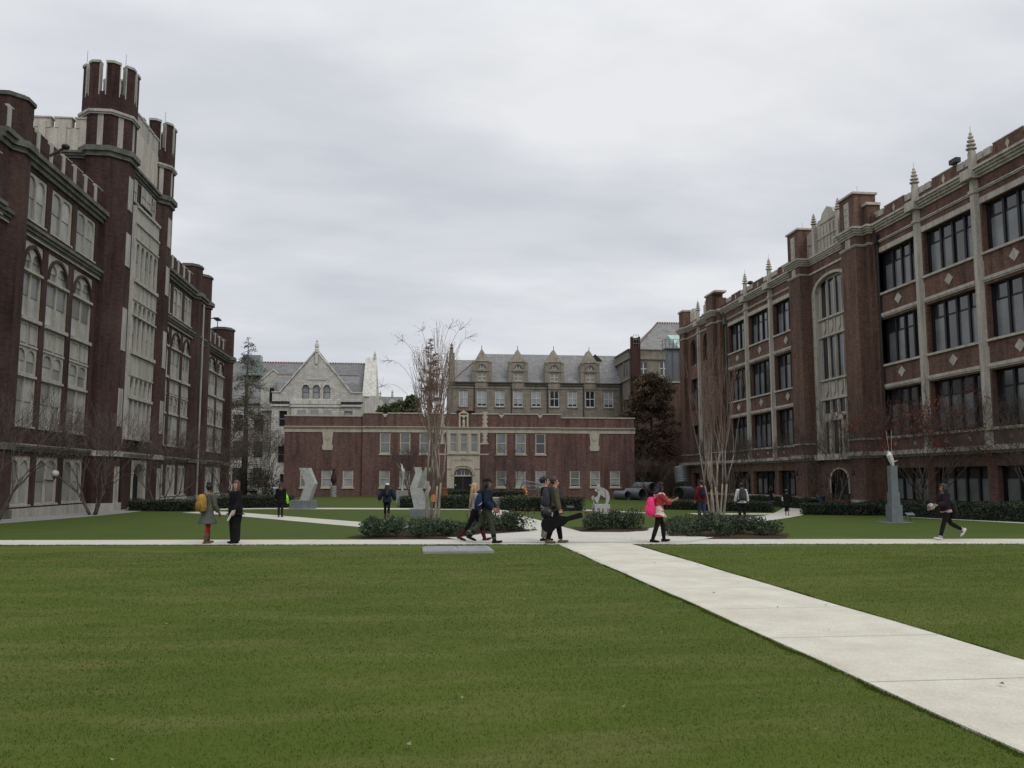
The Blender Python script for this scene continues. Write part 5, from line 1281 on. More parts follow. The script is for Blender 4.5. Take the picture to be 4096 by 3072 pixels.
b.add([(-.22, -.29, 1.395), (.06, .1, 1.395), (.4, .1, .36), (.06, -.29, .36)], [(0, 1, 2, 3)])
b.add([(.16, .1, 1.74), (.26, -.05, 1.4), (.02, .1, 1.4)], [(0, 1, 2)]); b.add([(.26, -.05, 1.4), (.32, .0, 1.2), (.18, .05, .95)], [(0, 1, 2)])
b.prism([(.2, 2.42), (.5, 2.4), (.34, 1.7), (.5, 1.4), (.36, 1.1), (.42, .36), (.2, .36), (.12, 1.0), (.28, 1.4), (.1, 1.8)], xz, .2, .23)
b.build('folded_column', M_STEEL, t)
t = thing('bird_sculpture', onlawn(-1.0, 66.4), 'bright metal bird rising from a tall grey box on the lawn', 'sculpture')
b = MB(); b.box(-.46, .44, -.4, .4, -.05, 1.05); b.build('plinth', M_CONC, t)
b = MB(); b.tube([(0, 0, 1.05), (-.02, 0, 1.5), (.06, 0, 2.0), (.0, 0, 2.5), (-.1, 0, 2.85)], [.1, .06, .09, .12, .05], 8)
b.add([(-.05, 0, 2.6), (-.5, -.08, 3.2), (-.42, 0, 2.95), (-.2, .05, 2.65)], [(0, 1, 2, 3)]); b.add([(.0, -.05, 2.55), (.12, 0, 2.75), (.18, 0, 2.4), (.05, 0, 2.3)], [(0, 1, 2, 3)])
b.add([(-.05, -.02, 2.7), (-.18, -.06, 3.1), (-.02, 0, 3.0), (.05, 0, 2.7)], [(0, 1, 2, 3)]); b.build('metal_bird', mat('bright_steel', (.62, .62, .60), rough=.3, metal=.6), t)
t = thing('carved_figure', onlawn(-8.75, 94.2), 'dark brown carved figure on a round grey pedestal by the brick wall', 'sculpture')
MB().lathe([(.34, 0), (.34, 1.15), (.3, 1.22)], (0, 0, -.05), 12).build('pedestal', M_CONC, t)
b = MB(); b.lathe([(.1, 0), (.12, .25), (.1, .3), (.28, .45), (.33, .75), (.24, 1.2), (.15, 1.6), (.14, 1.85)], (0, 0, 1.15), 10)
b.tube([(-.1, 0, 2.95), (-.28, 0, 3.15)], .03, 4); b.tube([(.1, 0, 2.95), (.28, 0, 3.15)], .03, 4); b.build('carving', mat('dark_brown_wood', (.045, .026, .018)), t)
t = thing('disc_sculpture', onlawn(10.0, 46.2), 'sheet metal disc and blade sculpture on a pale block', 'sculpture')
b = MB(); b.box(-.42, .42, -.4, .4, -.05, .5); b.build('plinth', mat('pale_block', (.40, .40, .39), (.33, .33, .325), .8), t)
b = MB(); yy = lambda p, q, k: (p, k, q)
arc = [(.38 + .0 * 0, 1.35)]
disc = [(-.12 + .46 * math.cos(a), .95 + .46 * math.sin(a)) for a in np.linspace(-.5, 2.4, 14)]
b.prism([(x + .1, z) for x, z in disc], yy, -.02, .0)
cres = [(.18 + .3 * math.cos(a), .88 + .44 * math.sin(a)) for a in np.linspace(-1.1, 1.25, 10)] + [(.16 + .12 * math.cos(a), .88 + .44 * math.sin(a)) for a in np.linspace(1.25, -1.1, 10)]
b.prism(cres, yy, -.08, -.05)
b.prism([(-.27, .62), (-.4, .82), (-.2, .96), (-.12, 1.32), (-.04, 1.02), (-.1, .8), (-.18, .58)], yy, -.12, -.09)
b.prism([(-.55, .86), (-.42, .98), (-.36, .84), (-.48, .74)], yy, -.1, -.07)
b.prism([(-.2, 1.3), (-.06, 1.3), (-.03, 1.55), (-.14, 1.6), (-.22, 1.48)], yy, -.06, -.03)
b.tube([(-.45, -.08, .78), (-.38, -.06, .5)], .025, 5); b.tube([(-.2, -.1, .6), (-.22, 0, .5)], .03, 5); b.tube([(.28, -.06, .5), (.26, -.06, .52), (.28, -.06, .62)], .03, 5); b.tube([(-.12, -.05, 1.28), (-.1, -.05, 1.34)], .03, 5)
b.build('metal_shapes', M_STEEL, t)
t = thing('stepped_pillar', onlawn(20.85, 35.9), 'tall stepped grey pillar with a white winged shape on top', 'sculpture')
b = MB(); b.box(-.25, .25, -.25, .25, -.1, .78); b.box(-.19, .19, -.19, .19, .78, 1.32); b.box(-.155, .155, -.155, .155, 1.32, 2.48); b.box(-.6, .6, -.55, .55, -.1, .03); b.build('pillar', M_CONCD, t)
b = MB(); b.tube([(.05, 0, 2.46), (.0, 0, 2.62), (-.1, 0, 2.95), (-.14, 0, 3.05)], [.05, .09, .13, .03], 8)
b.add([(-.1, 0, 2.75), (-.18, 0, 3.15), (0, .03, 3.08), (.12, .02, 2.75), (.06, 0, 2.62)], [(0, 1, 2, 3, 4)]); b.add([(.0, -.04, 2.68), (.28, -.04, 2.72), (.05, -.04, 2.62)], [(0, 1, 2)])
b.tube([(-.1, 0, 3.0), (-.2, 0, 4.0)], .007, 4); b.tube([(0, 0, 3.0), (.05, 0, 4.02)], .007, 4); b.build('white_wing', M_WHITEP, t)
# concrete bowl
t = thing('concrete_bowl', onlawn(5.0, 55.6), 'wide flared concrete bowl at the end of the centre path', 'planter')
b = MB(); b.lathe([(.5, 0), (.55, .05), (1.15, .62), (1.2, .72), (1.05, .72), (.9, .6), (.1, .5)], (0, 0, 0), 20); b.build('bowl', mat('pale_concrete', (.34, .33, .31), (.27, .265, .25), .9), t)
# utility cover
t = thing('vault_cover', (1.0, 20.75, .0), 'low grey ribbed metal cover on a concrete pad in the front lawn', 'utility cover')
b = MB(); b.box(-.82, .82, -.72, .72, -.05, .05); b.build('concrete_pad', M_CONC, t)
b = MB()
for sx in (-.4, .4):
    b.box(sx - .37, sx + .37, -.66, .66, .05, .062)
    for k in range(22): b.box(sx - .35, sx + .35, -.64 + k * .06, -.62 + k * .06, .062, .068)
b.build('ribbed_plate', mat('dull_zinc', (.36, .37, .38), (.28, .29, .3), .5, metal=.3), t)
t = thing('traffic_barrel', onlawn(11.5, 90.6), 'orange traffic barrel beside the low brick building', 'barrel')
b = MB(); b.lathe([(.3, 0), (.3, .1), (.27, .1), (.25, .5), (.22, .5), (.2, .85), (.12, 1.0), (.1, 1.1)], (0, 0, .05), 12); b.build('barrel_body', mat('safety_orange', (.55, .16, .02), rough=.5), t)
b = MB(); b.lathe([(.262, .0), (.252, .12)], (0, 0, .32), 12); b.lathe([(.235, 0), (.225, .12)], (0, 0, .62), 12); b.build('reflective_band', M_WHITEP, t)
b = MB(); b.box(-.4, .5, -.4, .4, 0, .08); b.build('barrel_foot', M_WHITEP, t)
t = thing('metal_rack', onlawn(12.2, 92.2), 'pile of silvery metal rails leaning behind the orange barrel', 'scrap pile')
b = MB()
for k in range(7): b.tube([(-.9 + .1 * k, 0, 1.9 - .16 * k), (1.4, .2 * (k % 3), 1.5 - .12 * k)], .04, 5)
b.tube([(-.4, 0, 0), (-.3, 0, 1.9)], .04, 5); b.tube([(1.0, 0, 0), (.8, 0, 1.7)], .05, 5); b.build('rails', M_GALV, t)
def culvert(loc, rot, r, L, label, tilt=0):
    t = thing('culvert_pipe', loc, label, 'pipe', 'corrugated culvert pipes by the brick corner')
    prof = []
    n = int(L / .09); v = MB()
    pts = []
    for k in range(n): pts += [(r + (.02 if k % 2 else -.01), L * k / n)]
    out = [(a, b) for a, b in pts] + [(r - .06, L), (r - .06, 0), (r - .01, 0)]
    N_ = 18
    v.v = [(q * math.cos(2 * PI * k / N_), z, q * math.sin(2 * PI * k / N_)) for q, z in out for k in range(N_)]
    v.f = [(i * N_ + k, i * N_ + (k + 1) % N_, (i + 1) * N_ + (k + 1) % N_, (i + 1) * N_ + k) for i in range(len(out) - 1) for k in range(N_)]
    v.build('pipe_shell', M_GALV, t); t.rotation_euler = (tilt, 0, rot)
culvert((24.2, 90.5, .1), .35, .62, 3, 'frontmost corrugated pipe lying on the grass')
culvert((22.8, 91.5, -.05), .3, .48, 2.5, 'smallest corrugated pipe at the corner of the brick wall')
culvert((25.6, 91.6, .75), .4, .6, 3, 'corrugated pipe stacked on top of the others')
culvert((27.5, 88.5, .15), -.9, .75, 2.2, 'corrugated pipe lying side on under the upright one')
culvert((27.6, 87.6, 1.3), .25, .68, 1.7, 'short corrugated pipe tilted up on end', 1.35)
# cars
def car(name, label, loc, rot, colr, suv=False):
    t = thing(name, loc, label, 'car', 'cars parked behind the quad', rot=rot)
    H = .25 if suv else 0
    prof = [(-2.3, .35), (-2.3, .75 + H * .5), (-2.1, .95 + H), (-1.5, 1.42 + H), (.5, 1.45 + H), (1.15, 1.0 + H * .8), (2.1, .85 + H * .5), (2.3, .6), (2.3, .35)]
    b = MB(); b.prism(prof, lambda p, q, k: (p, k, q), -.88, .88); body = b.build('body', mat(name + '_paint', colr, colr, .25, spec=.6), t)
    g = MB()
    for s in (-1, 1): g.prism([(-1.6, .98 + H), (-1.35, 1.36 + H), (.42, 1.38 + H), (.95, 1.0 + H)], lambda p, q, k: (p, k, q), s * .87, s * .892)
    g.add([(1.1, -.75, 1.05 + H * .8), (1.1, .75, 1.05 + H * .8), (.55, .7, 1.44 + H), (.55, -.7, 1.44 + H)], [(0, 1, 2, 3)])
    g.v = [(x + (.02 if abs(y) < .8 else 0), y, z) for x, y, z in g.v]; g.build('car_glass', M_GL_DARK, t)
    for x in (-1.4, 1.4):
        for s in (-1, 1):
            w = MB(); w.tube([(x, s * .72, .33), (x, s * .92, .33)], .33, 14); o = w.build('wheel', M_IRON, t)
            w = MB(); w.tube([(x, s * .9, .33), (x, s * .94, .33)], .2, 10); w.build('rim', M_GALV, o)
    for s in (-1, 1): MB().box(2.22, 2.32, s * .5 - .2, s * .5 + .2, .62, .8).build('headlight', M_GL_PALE, t)
    MB().box(2.28, 2.34, -.55, .55, .4, .6).build('grille', M_IRON, t)
car('parked_suv', 'dark blue grey sport utility vehicle parked facing the quad', (-20.9, 111, -.3), -1.25, (.03, .036, .045), True)
car('parked_car', 'white car half hidden behind the bare myrtle', (-17.6, 111.5, -.3), -1.1, (.5, .5, .5))
# bins and pot by the right hall
t = thing('litter_bin', (30.3, 62.2, -.56), 'blue litter bin by the arched door of the long brick hall', 'bin')
MB().lathe([(.27, 0), (.33, .85), (.35, .9), (.3, .9)], (0, 0, 0), 14).build('bin_body', mat('blue_plastic', (.02, .07, .22), rough=.5), t); MB().lathe([(.36, 0), (.36, .06), (.2, .12)], (0, 0, .9), 14).build('bin_rim', M_IRON, t)
t = thing('clay_pot', (31.2, 60.6, -.56), 'large terracotta pot beside the arched door', 'pot')
MB().lathe([(.35, 0), (.5, .6), (.56, .62), (.56, .75), (.48, .75)], (0, 0, 0), 16).build('pot_body', mat('terracotta', (.26, .10, .06)), t)
rg = np.random.default_rng(4); link('pot_plant', np_mesh('pot_plant', leaf_cloud(300, lambda n: rg.normal(size=(n, 3)) * [.25, .25, .12] + [0, 0, .85], .06, rg), 4, M_SHRUB), t)
t = thing('clay_pot', (3.0, 94.6, -.2), 'low terracotta tub left of the arched stone entrance', 'pot')
MB().lathe([(.5, 0), (.62, .8), (.68, .82), (.68, .95), (.58, .95)], (0, 0, 0), 16).build('pot_body', mat('terracotta', (.26, .10, .06)), t)
t = thing('litter_bin', (3.9, 95.2, -.2), 'blue litter bin left of the black entrance doors', 'bin')
MB().lathe([(.24, 0), (.28, .85), (.3, .9), (.25, .9)], (0, 0, 0), 14).build('bin_body', mat('blue_plastic', (.02, .07, .22), rough=.5), t)
def plaque(loc, label, c):
    t = thing('plaque', onlawn(*loc), label, 'plaque', 'sculpture plaques on stakes')
    MB().tube([(0, 0, 0), (0, 0, .3)], .02, 5).build('stake', M_IRON, t)
    b = MB(); b.add([(-.2, -.1, .3), (.2, -.1, .3), (.2, .08, .4), (-.2, .08, .4), (-.2, -.1, .28), (.2, -.1, .28), (.2, .08, .38), (-.2, .08, .38)], [(0, 1, 2, 3), (4, 5, 6, 7), (0, 1, 5, 4), (2, 3, 7, 6), (1, 2, 6, 5), (3, 0, 4, 7)]); b.build('plate', c, t)
plaque((22.6, 37.6), 'pale blue grey plaque on a stake right of the stepped pillar', M_GALV)
plaque((8.5, 47.2), 'dark plaque on a stake left of the disc sculpture', M_IRON)
t = thing('tree_tag', (.62, 30.38, 1.05), 'orange tag tied to the left pale crepe myrtle trunk', 'tag')
b = MB(); b.prism([(-.07, -.14), (.07, -.14), (.08, .04), (.03, .12), (-.03, .12), (-.08, .04)], lambda p, q, k: (p, k, q), -.12, -.1); b.build('orange_card', mat('faded_orange', (.5, .2, .09)), t)
# ================================================================== PEOPLE
def cloth(name, c, c2=None): return mat(name, c, c2 or tuple(v * .6 for v in c), .9, 9, .12)
SKIN = [mat('skin_light', (.42, .25, .18), (.36, .2, .145), .6, 6), mat('skin_tan', (.27, .145, .095), (.22, .115, .075), .6, 6), mat('skin_brown', (.13, .068, .045), (.10, .05, .034), .6, 6)]
M_EYE = mat('eye_dark', (.02, .015, .012), rough=.3); M_LIP = mat('lip', (.22, .085, .07), rough=.5)
HAIRM = {k: mat('hair_' + k, c, c2, .55, 30, .4, stretch=(1, 1, .15)) for k, c, c2 in (('black', (.012, .010, .010), (.006, .005, .005)), ('brown', (.045, .026, .017), (.02, .012, .009)), ('blond', (.42, .30, .14), (.28, .19, .09)), ('auburn', (.10, .045, .025), (.05, .022, .014)))}
def remesh(mb, vox, name, m, parent, smooth_it=2):
    o = mb.build('tmp_' + name, m)
    md = o.modifiers.new('r', 'REMESH'); md.mode = 'VOXEL'; md.voxel_size = vox
    if smooth_it: s = o.modifiers.new('s', 'SMOOTH'); s.iterations = smooth_it; s.factor = .5
    me = bpy.data.meshes.new_from_object(o.evaluated_get(bpy.context.evaluated_depsgraph_get())); me.name = name
    old = o.data; bpy.data.objects.remove(o); bpy.data.meshes.remove(old)
    me.polygons.foreach_set('use_smooth', [True] * len(me.polygons))
    me.materials.clear(); me.materials.append(m)
    return link(name, me, parent)
TORSO = [(-.1, .13, .10), (-.03, .165, .118), (.06, .158, .112), (.16, .136, .1), (.26, .142, .104), (.36, .160, .112), (.45, .172, .106), (.51, .15, .085), (.55, .075, .06)]
def person(label, loc, face, h, legs, arms, top, bottom, shoes, hair, skin=0, lean=0, head=(0, 0), lift=0, curl=(25, 25), hat=None, scarf=None):
    """legs/arms: {'L': (...), 'R': (...)}; leg = (swing, knee, toe pitch, spread), arm = (swing, abduct, elbow, inward)"""
    x, y = loc; t = thing('person', (x, y, ground(x, y) + lift), label, 'person', 'people crossing the quad', rot=rad(face)); s = h / 1.72; t.scale = (s, s, s)
    J = {}
    hipz = .90
    for k, sd in (('L', 1), ('R', -1)):
        sw, kn, toe, spread = (list(legs[k]) + [0, 0, 0])[:4]
        a, b = rad(sw), rad(sw - kn); sp = rad(spread)
        hip = Vector((0, sd * .088, hipz)); knee = hip + Vector((math.sin(a), sd * math.sin(sp), -math.cos(a))) * .43
        ank = knee + Vector((math.sin(b), 0, -math.cos(b))) * .405
        p = rad(toe); R = Matrix.Rotation(p, 3, 'Y')
        heel = ank + R @ Vector((-.055, 0, -.065)); ball = ank + R @ Vector((.12, sd * .01, -.065)); tip = ank + R @ Vector((.185, sd * .012, -.06))
        J[k] = [hip, knee, ank, heel, ball, tip]
    dz = min(min(v.z for v in J[k][2:]) for k in 'LR') - .012
    for k in 'LR': J[k] = [v - Vector((0, 0, dz)) for v in J[k]]
    H = Vector((0, 0, hipz - dz)); up = Vector((math.sin(rad(lean)), 0, math.cos(rad(lean))))
    T = lambda d: H + up * d
    for k, sd in (('L', 1), ('R', -1)):
        sw, ab, el, inw = (list(arms[k]) + [0, 0, 0])[:4]
        a, b = rad(sw), rad(sw + el); A = rad(ab); I = rad(inw)
        S_ = T(.475) + Vector((0, sd * .175, 0))
        d1 = Vector((math.sin(a) * math.cos(A), sd * math.sin(A), -math.cos(a) * math.cos(A))); E_ = S_ + d1 * .285
        d2 = Vector((math.sin(b) * math.cos(I), sd * (math.sin(A) * .6 - math.sin(I)), -math.cos(b) * math.cos(I))).normalized(); W = E_ + d2 * .25
        J['arm' + k] = [S_, E_, W, d2]
    HM = Matrix.Translation(T(.575)) @ Matrix.Rotation(rad(head[0]), 4, 'Z') @ Matrix.Rotation(rad(head[1]) + rad(lean) * .4, 4, 'Y')
    hp = lambda x, y, z: HM @ Vector((x, y, z))
    HR = HM.to_3x3()
    b = MB()
    b.tube([T(d) for d, _, _ in TORSO], [(r, q) for _, r, q in TORSO], 16, ref=(0, 1, 0))
    b.tube([T(.5), T(.56), hp(.0, 0, .07)], [.065, .052, .05], 12)
    b.ball(hp(-.008, 0, .145), (.098, .076, .104), 18, 12, HR); b.ball(hp(.035, 0, .08), (.062, .057, .078), 14, 10, HR); b.ball(hp(.062, 0, .03), (.032, .034, .028), 10, 8, HR)
    b.tube([hp(.085, 0, .13), hp(.112, 0, .09), hp(.088, 0, .074)], [.010, .017, .012], 6)
    for sd in (-1, 1): b.ball(hp(-.005, sd * .077, .105), (.02, .012, .033), 8, 6, HR)
    for k, sd in (('L', 1), ('R', -1)):
        hip, knee, ank, heel, ball, tip = J[k]
        b.tube([hip + Vector((0, 0, .04)), hip.lerp(knee, .35), hip.lerp(knee, .8), knee, knee.lerp(ank, .3), knee.lerp(ank, .75), ank], [(.085, .095), (.08, .088), (.058, .062), (.052, .056), (.052, .06), (.036, .04), (.034, .038)], 12, ref=(0, 1, 0))
        b.tube([heel, ank.lerp(ball, .45) - Vector((0, 0, .01)), ball, tip], [(.034, .035), (.04, .04), (.043, .024), (.03, .016)], 10, ref=(0, 1, 0))
        S_, E_, W, D = J['arm' + k]
        b.tube([T(.47) + Vector((0, sd * .1, 0)), S_, S_.lerp(E_, .5), E_, E_.lerp(W, .35), W], [.055, .054, .044, .037, .038, .026], 12)
        f = Vector((1, 0, 0)); f = f - D * f.dot(D)
        if f.length < .2: f = Vector((0, 0, 1)) - D * D.z
        f.normalize(); Nn = D.cross(f) * (1 if D.cross(f).y * sd < 0 else -1)
        b.tube([W - D * .01, W + D * .04, W + D * .09], [(.026, .018), (.04, .017), (.042, .015)], 10, ref=f)
        c = rad(curl[0] if k == 'L' else curl[1])
        for q, (o, L) in enumerate(((-.03, .062), (-.010, .078), (.010, .084), (.030, .074))):
            p0 = W + D * .08 + f * o; d1 = (D * math.cos(c * .5) + Nn * math.sin(c * .5)); d2 = (D * math.cos(c * 1.2) + Nn * math.sin(c * 1.2)); d3 = (D * math.cos(c * 1.9) + Nn * math.sin(c * 1.9))
            p1 = p0 + d1 * L * .45; p2 = p1 + d2 * L * .32; p3 = p2 + d3 * L * .25
            b.tube([p0, p1, p2, p3], [.0098, .0095, .009, .0075], 7)
        p0 = W + D * .025 + f * .03; p1 = p0 + (f * .75 + D * .6 + Nn * .25).normalized() * .038; p2 = p1 + (D * .85 + f * .3 + Nn * (.3 + math.sin(c))).normalized() * .035
        b.tube([p0, p1, p2], [.013, .0115, .009], 7)
    remesh(b, .0075, 'body', SKIN[skin], t, 2)
    e = MB()
    for sd in (-1, 1): e.ball(hp(.086, sd * .031, .122), .0115, 8, 6)
    e.build('eyes', M_EYE, t); e = MB(); e.ball(hp(.093, 0, .045), (.006, .022, .006), 8, 6, HR); e.build('mouth', M_LIP, t)
    # hair
    if hair:
        kind, length, style = hair; m = MB(); hb = top[4] if top else 0
        m.ball(hp(-.016, 0, .158), (.108, .089, .108), 22, 16, HR)
        inv = HM.inverted(); keep = []
        for fc in m.f:
            cc = inv @ (sum((Vector(m.v[i]) for i in fc), Vector()) / len(fc))
            if cc.x > .035 and cc.z < .185: continue
            if cc.z < .07: continue
            keep.append(fc)
        m.f = keep
        if length > 0:
            m.tube([hp(-.03, 0, .17), hp(-.075, 0, .07), hp(-.085, 0, -.03), T(.56) + Vector((-.115 - hb, 0, -length * .55)), T(.56) + Vector((-.12 - hb, 0, -length))], [(.08, .06), (.098, .06), (.1, .05), (.1, .04), (.06, .02)], 14, ref=(0, 1, 0))
            for sd in (-1, 1): m.tube([hp(.01, sd * .07, .17), hp(.0, sd * .085, .08), T(.52) + Vector((.0, sd * .09, 0)), T(.5) + Vector((.02, sd * .09, -length * .5))], [.03, .032, .035, .012], 8)
        if style == 'bun': m.ball(hp(-.06, 0, .25), (.065, .065, .06), 12, 8)
        if style == 'curly':
            r_ = random.Random(3)
            for k in range(40): m.ball(hp(-.03 + r_.uniform(-.09, .07), r_.uniform(-.1, .1), .1 + r_.uniform(-.1, .16)), .035, 7, 5)
        if style == 'back': m.ball(hp(-.1, 0, .14), (.07, .075, .09), 12, 8)
        m.build('hair', HAIRM[kind], t, smooth=True)
    if hat == 'cap':
        pass
    if hat:
        m = MB()
        m.ball(hp(-.012, 0, .175), (.115, .095, .095), 20, 14, HR); inv = HM.inverted()
        m.f = [fc for fc in m.f if (inv @ (sum((Vector(m.v[i]) for i in fc), Vector()) / len(fc))).z > .165]
        if hat[0] == 'cap': m.prism([(.06, -.07), (.13, -.065), (.175, -.03), (.175, .03), (.13, .065), (.06, .07)], lambda p, q, k: hp(p, q, .175 + k - (p - .06) * .2), 0, .012)
        m.build(hat[0], hat[1], t, smooth=True)
    if scarf:
        m = MB(); m.tube([T(.5), T(.57)], [(.1, .09), (.075, .075)], 14, ref=(0, 1, 0)); m.build('scarf', scarf, t, smooth=True)
    # clothes
    if bottom:
        kind, bm, bulk, cuff = bottom; m = MB()
        if kind == 'skirt':
            L = cuff
            m.tube([T(.14), T(.02), H - Vector((0, 0, .3 * L)), H - Vector((0, 0, .7 * L)), H - Vector((0, 0, L))], [(.15, .115), (.185 + bulk * .3, .135), (.19 + bulk, .17), (.2 + bulk * 1.5, .2 + bulk), (.215 + bulk * 2, .22 + bulk * 1.3)], 20, ref=(0, 1, 0))
            m.build('skirt', bm, t, smooth=True)
        else:
            m.tube([T(.13), T(.05), T(-.03), T(-.11)], [(.146 + bulk, .11 + bulk), (.168 + bulk, .122 + bulk), (.178 + bulk, .128 + bulk), (.13, .11)], 16, ref=(0, 1, 0))
            for k in 'LR':
                hip, knee, ank, *_ = J[k]; end = knee.lerp(ank, cuff)
                m.tube([hip + Vector((0, 0, .05)), hip.lerp(knee, .35), hip.lerp(knee, .8), knee, knee.lerp(end, .35), knee.lerp(end, .8), end], [(.088 + bulk, .1 + bulk), (.084 + bulk, .094 + bulk), (.062 + bulk, .068 + bulk), (.058 + bulk, .063 + bulk), (.055 + bulk, .064 + bulk), (.045 + bulk * 1.2, .05 + bulk * 1.2), (.043 + bulk * 1.3, .047 + bulk * 1.3)], 12, ref=(0, 1, 0))
            remesh(m, .012, 'leggings' if kind == 'leggings' else 'trousers', bm, t, 3)
    if top:
        tm, sleeve, hem, flare, bulk = top[:5]; m = MB()
        rings = [(d, r + bulk, q + bulk) for d, r, q in TORSO if d > -.05 and d < .54]
        rings = [(-.05, .17 + bulk, .124 + bulk)] + [r for r in rings if r[0] > -.04]
        if hem < -.05: rings = [(hem, .175 + bulk + flare, .13 + bulk + flare), ((hem - .05) / 2, .174 + bulk + flare * .45, .128 + bulk + flare * .45)] + rings
        else: rings = [(hem, .15 + bulk + flare, .11 + bulk + flare)] + [r for r in rings if r[0] > hem + .03]
        rings += [(.535, .085 + bulk * .6, .075 + bulk * .6)]
        m.tube([(T(d) if d > -.05 else H + Vector((0, 0, d))) for d, _, _ in rings], [(r, q) for _, r, q in rings], 18, ref=(0, 1, 0))
        for k, sd in (('L', 1), ('R', -1)):
            S_, E_, W, D = J['arm' + k]
            if sleeve:
                end = E_.lerp(W, sleeve - 1) if sleeve > 1 else S_.lerp(E_, sleeve)
                pts = [T(.47) + Vector((0, sd * .1, 0)), S_, S_.lerp(E_, .5)] + ([E_, E_.lerp(end, .5)] if sleeve > 1 else []) + [end]
                rr = [.062 + bulk, .064 + bulk, .054 + bulk] + ([.05 + bulk, .048 + bulk] if sleeve > 1 else []) + [.042 + bulk]
                m.tube(pts, rr, 12)
        remesh(m, .013, top[5] if len(top) > 5 else 'jacket', tm, t, 2)
    if shoes:
        sm, boot = shoes
        for k in 'LR':
            hip, knee, ank, heel, ball, tip = J[k]; m = MB()
            u = Vector((0, 0, .008))
            m.tube([heel - (tip - heel).normalized() * .02 + u, heel.lerp(ball, .3) + u * 2, ball + u, tip + u, tip + (tip - ball).normalized() * .025 + u], [(.036, .04), (.043, .046), (.05, .036), (.042, .028), (.02, .014)], 12, ref=(0, 1, 0))
            if boot: m.tube([ank - (knee - ank).normalized() * .03, ank + (knee - ank).normalized() * .05, ank.lerp(knee, boot * .6), ank.lerp(knee, boot)], [(.045, .05), (.048, .054), (.058, .066), (.062, .068)], 12, ref=(0, 1, 0))
            m.build('boot' if boot else 'shoe', sm, t, smooth=True)
    t['_j'] = 0; del t['_j']
    return t, J, T, s
def held(name, src, label, cat):
    """a separate thing that shares the person's frame"""
    o = thing(name, src.location, label, cat); o.rotation_euler = src.rotation_euler; o.scale = src.scale
    return o
def backpack(src, T, label, m, w=.16, d=.1, hgt=.46, z=.12, m2=None, off=0):
    o = held('backpack', src, label, 'backpack'); c = T(z) + Vector((-.12 - d + .0, off, 0)); b = MB()
    b.tube([c + Vector((0, 0, k * hgt)) for k in (0, .06, .35, .75, .94, 1)], [(w * .8, d * .7), (w, d), (w * 1.03, d * 1.1), (w * .92, d * .9), (w * .7, d * .65), (w * .3, d * .3)], 14, ref=(0, 1, 0)); b.build('bag', m, o, smooth=True)
    b = MB(); p = c + Vector((-d * .95, 0, hgt * .1)); b.tube([p + Vector((0, 0, k * hgt)) for k in (0, .08, .38, .45)], [(w * .55, .02), (w * .68, .045), (w * .66, .045), (w * .5, .02)], 12, ref=(0, 1, 0)); b.build('pocket', m2 or m, o, smooth=True)
    b = MB()
    for sd in (-1, 1): b.tube([c + Vector((d * .6, sd * .09 - off, hgt * .92)), T(.545) + Vector((-.03, sd * .105, .0)), T(.47) + Vector((.125, sd * .1, 0)), T(.3) + Vector((.14, sd * .12, 0)), T(.16) + Vector((-.06, sd * .16, 0))], [(.008, .024)] * 5, 6, ref=(0, 1, 0))
    b.build('strap', m2 or m, o); return o
M_BLK = cloth('black_cloth', (.012, .012, .013)); M_BLK2 = cloth('faded_black_cloth', (.022, .021, .022)); M_NAVY = cloth('navy_cloth', (.018, .026, .045)); M_OLV = cloth('olive_cloth', (.085, .078, .05), (.06, .055, .035)); M_KHAKI = cloth('khaki_green_cloth', (.06, .066, .045))
M_GRYC = cloth('grey_green_wool', (.095, .105, .09), (.07, .078, .067)); M_RED = cloth('red_tights', (.34, .02, .03)); M_TAN = cloth('tan_leather', (.13, .08, .05)); M_MAR = cloth('maroon_leather', (.08, .022, .02)); M_KSH = cloth('khaki_canvas', (.14, .12, .08)); M_WHT = cloth('white_cloth', (.55, .55, .56), (.45, .45, .47)); M_BLUEC = cloth('pale_blue_knit', (.22, .27, .38), (.12, .14, .2)); M_DGRY = cloth('charcoal_nylon', (.05, .055, .06))
# 1 grey coat, ochre backpack
p, J, T, s = person('person in grey coat and red tights with ochre backpack on the front path', (-5.47, 23.75), 55, 1.56, {'L': (14, 10), 'R': (-6, 6)}, {'L': (-10, 8, 15), 'R': (8, 8, 25)}, (M_GRYC, 1.9, -.34, .1, .025, 'coat'), ('leggings', M_RED, .004, .9), (M_TAN, .5), ('black', 0, 'bun'), 2, lean=2, head=(20, 4), lift=.017, scarf=M_BLUEC)
m = MB(); 
o = backpack(p, T, 'bulging ochre backpack on the person in the grey coat', cloth('ochre_canvas', (.36, .24, .045), (.26, .14, .03)), .165, .13, .5, .02, cloth('ochre_dark', (.26, .17, .035)))
# 2 black robe
p, J, T, s = person('person in long black gown and wide trousers holding rolled paper', (-4.75, 23.7), 222, 1.63, {'L': (3, 3, 0, 3), 'R': (-3, 3, 0, 3)}, {'L': (12, 12, 18), 'R': (-6, 12, 10)}, (M_BLK, 1.85, -.12, .1, .03, 'gown'), ('trousers', M_BLK, .055, 1.04), (M_BLK, 0), ('auburn', .28, None), 0, head=(30, 2), lift=.017, scarf=cloth('patterned_scarf', (.3, .32, .36), (.04, .05, .07)))
W, D = J['armL'][2], J['armL'][3]; o = held('rolled_paper', p, 'white rolled paper in the hand of the person in the black gown', 'paper'); MB().tube([W + D * .06 + Vector((.02, .0, .06)), W + D * .05 + Vector((.12, -.1, -.22))], .03, 10).build('paper_roll', M_WHT, o)
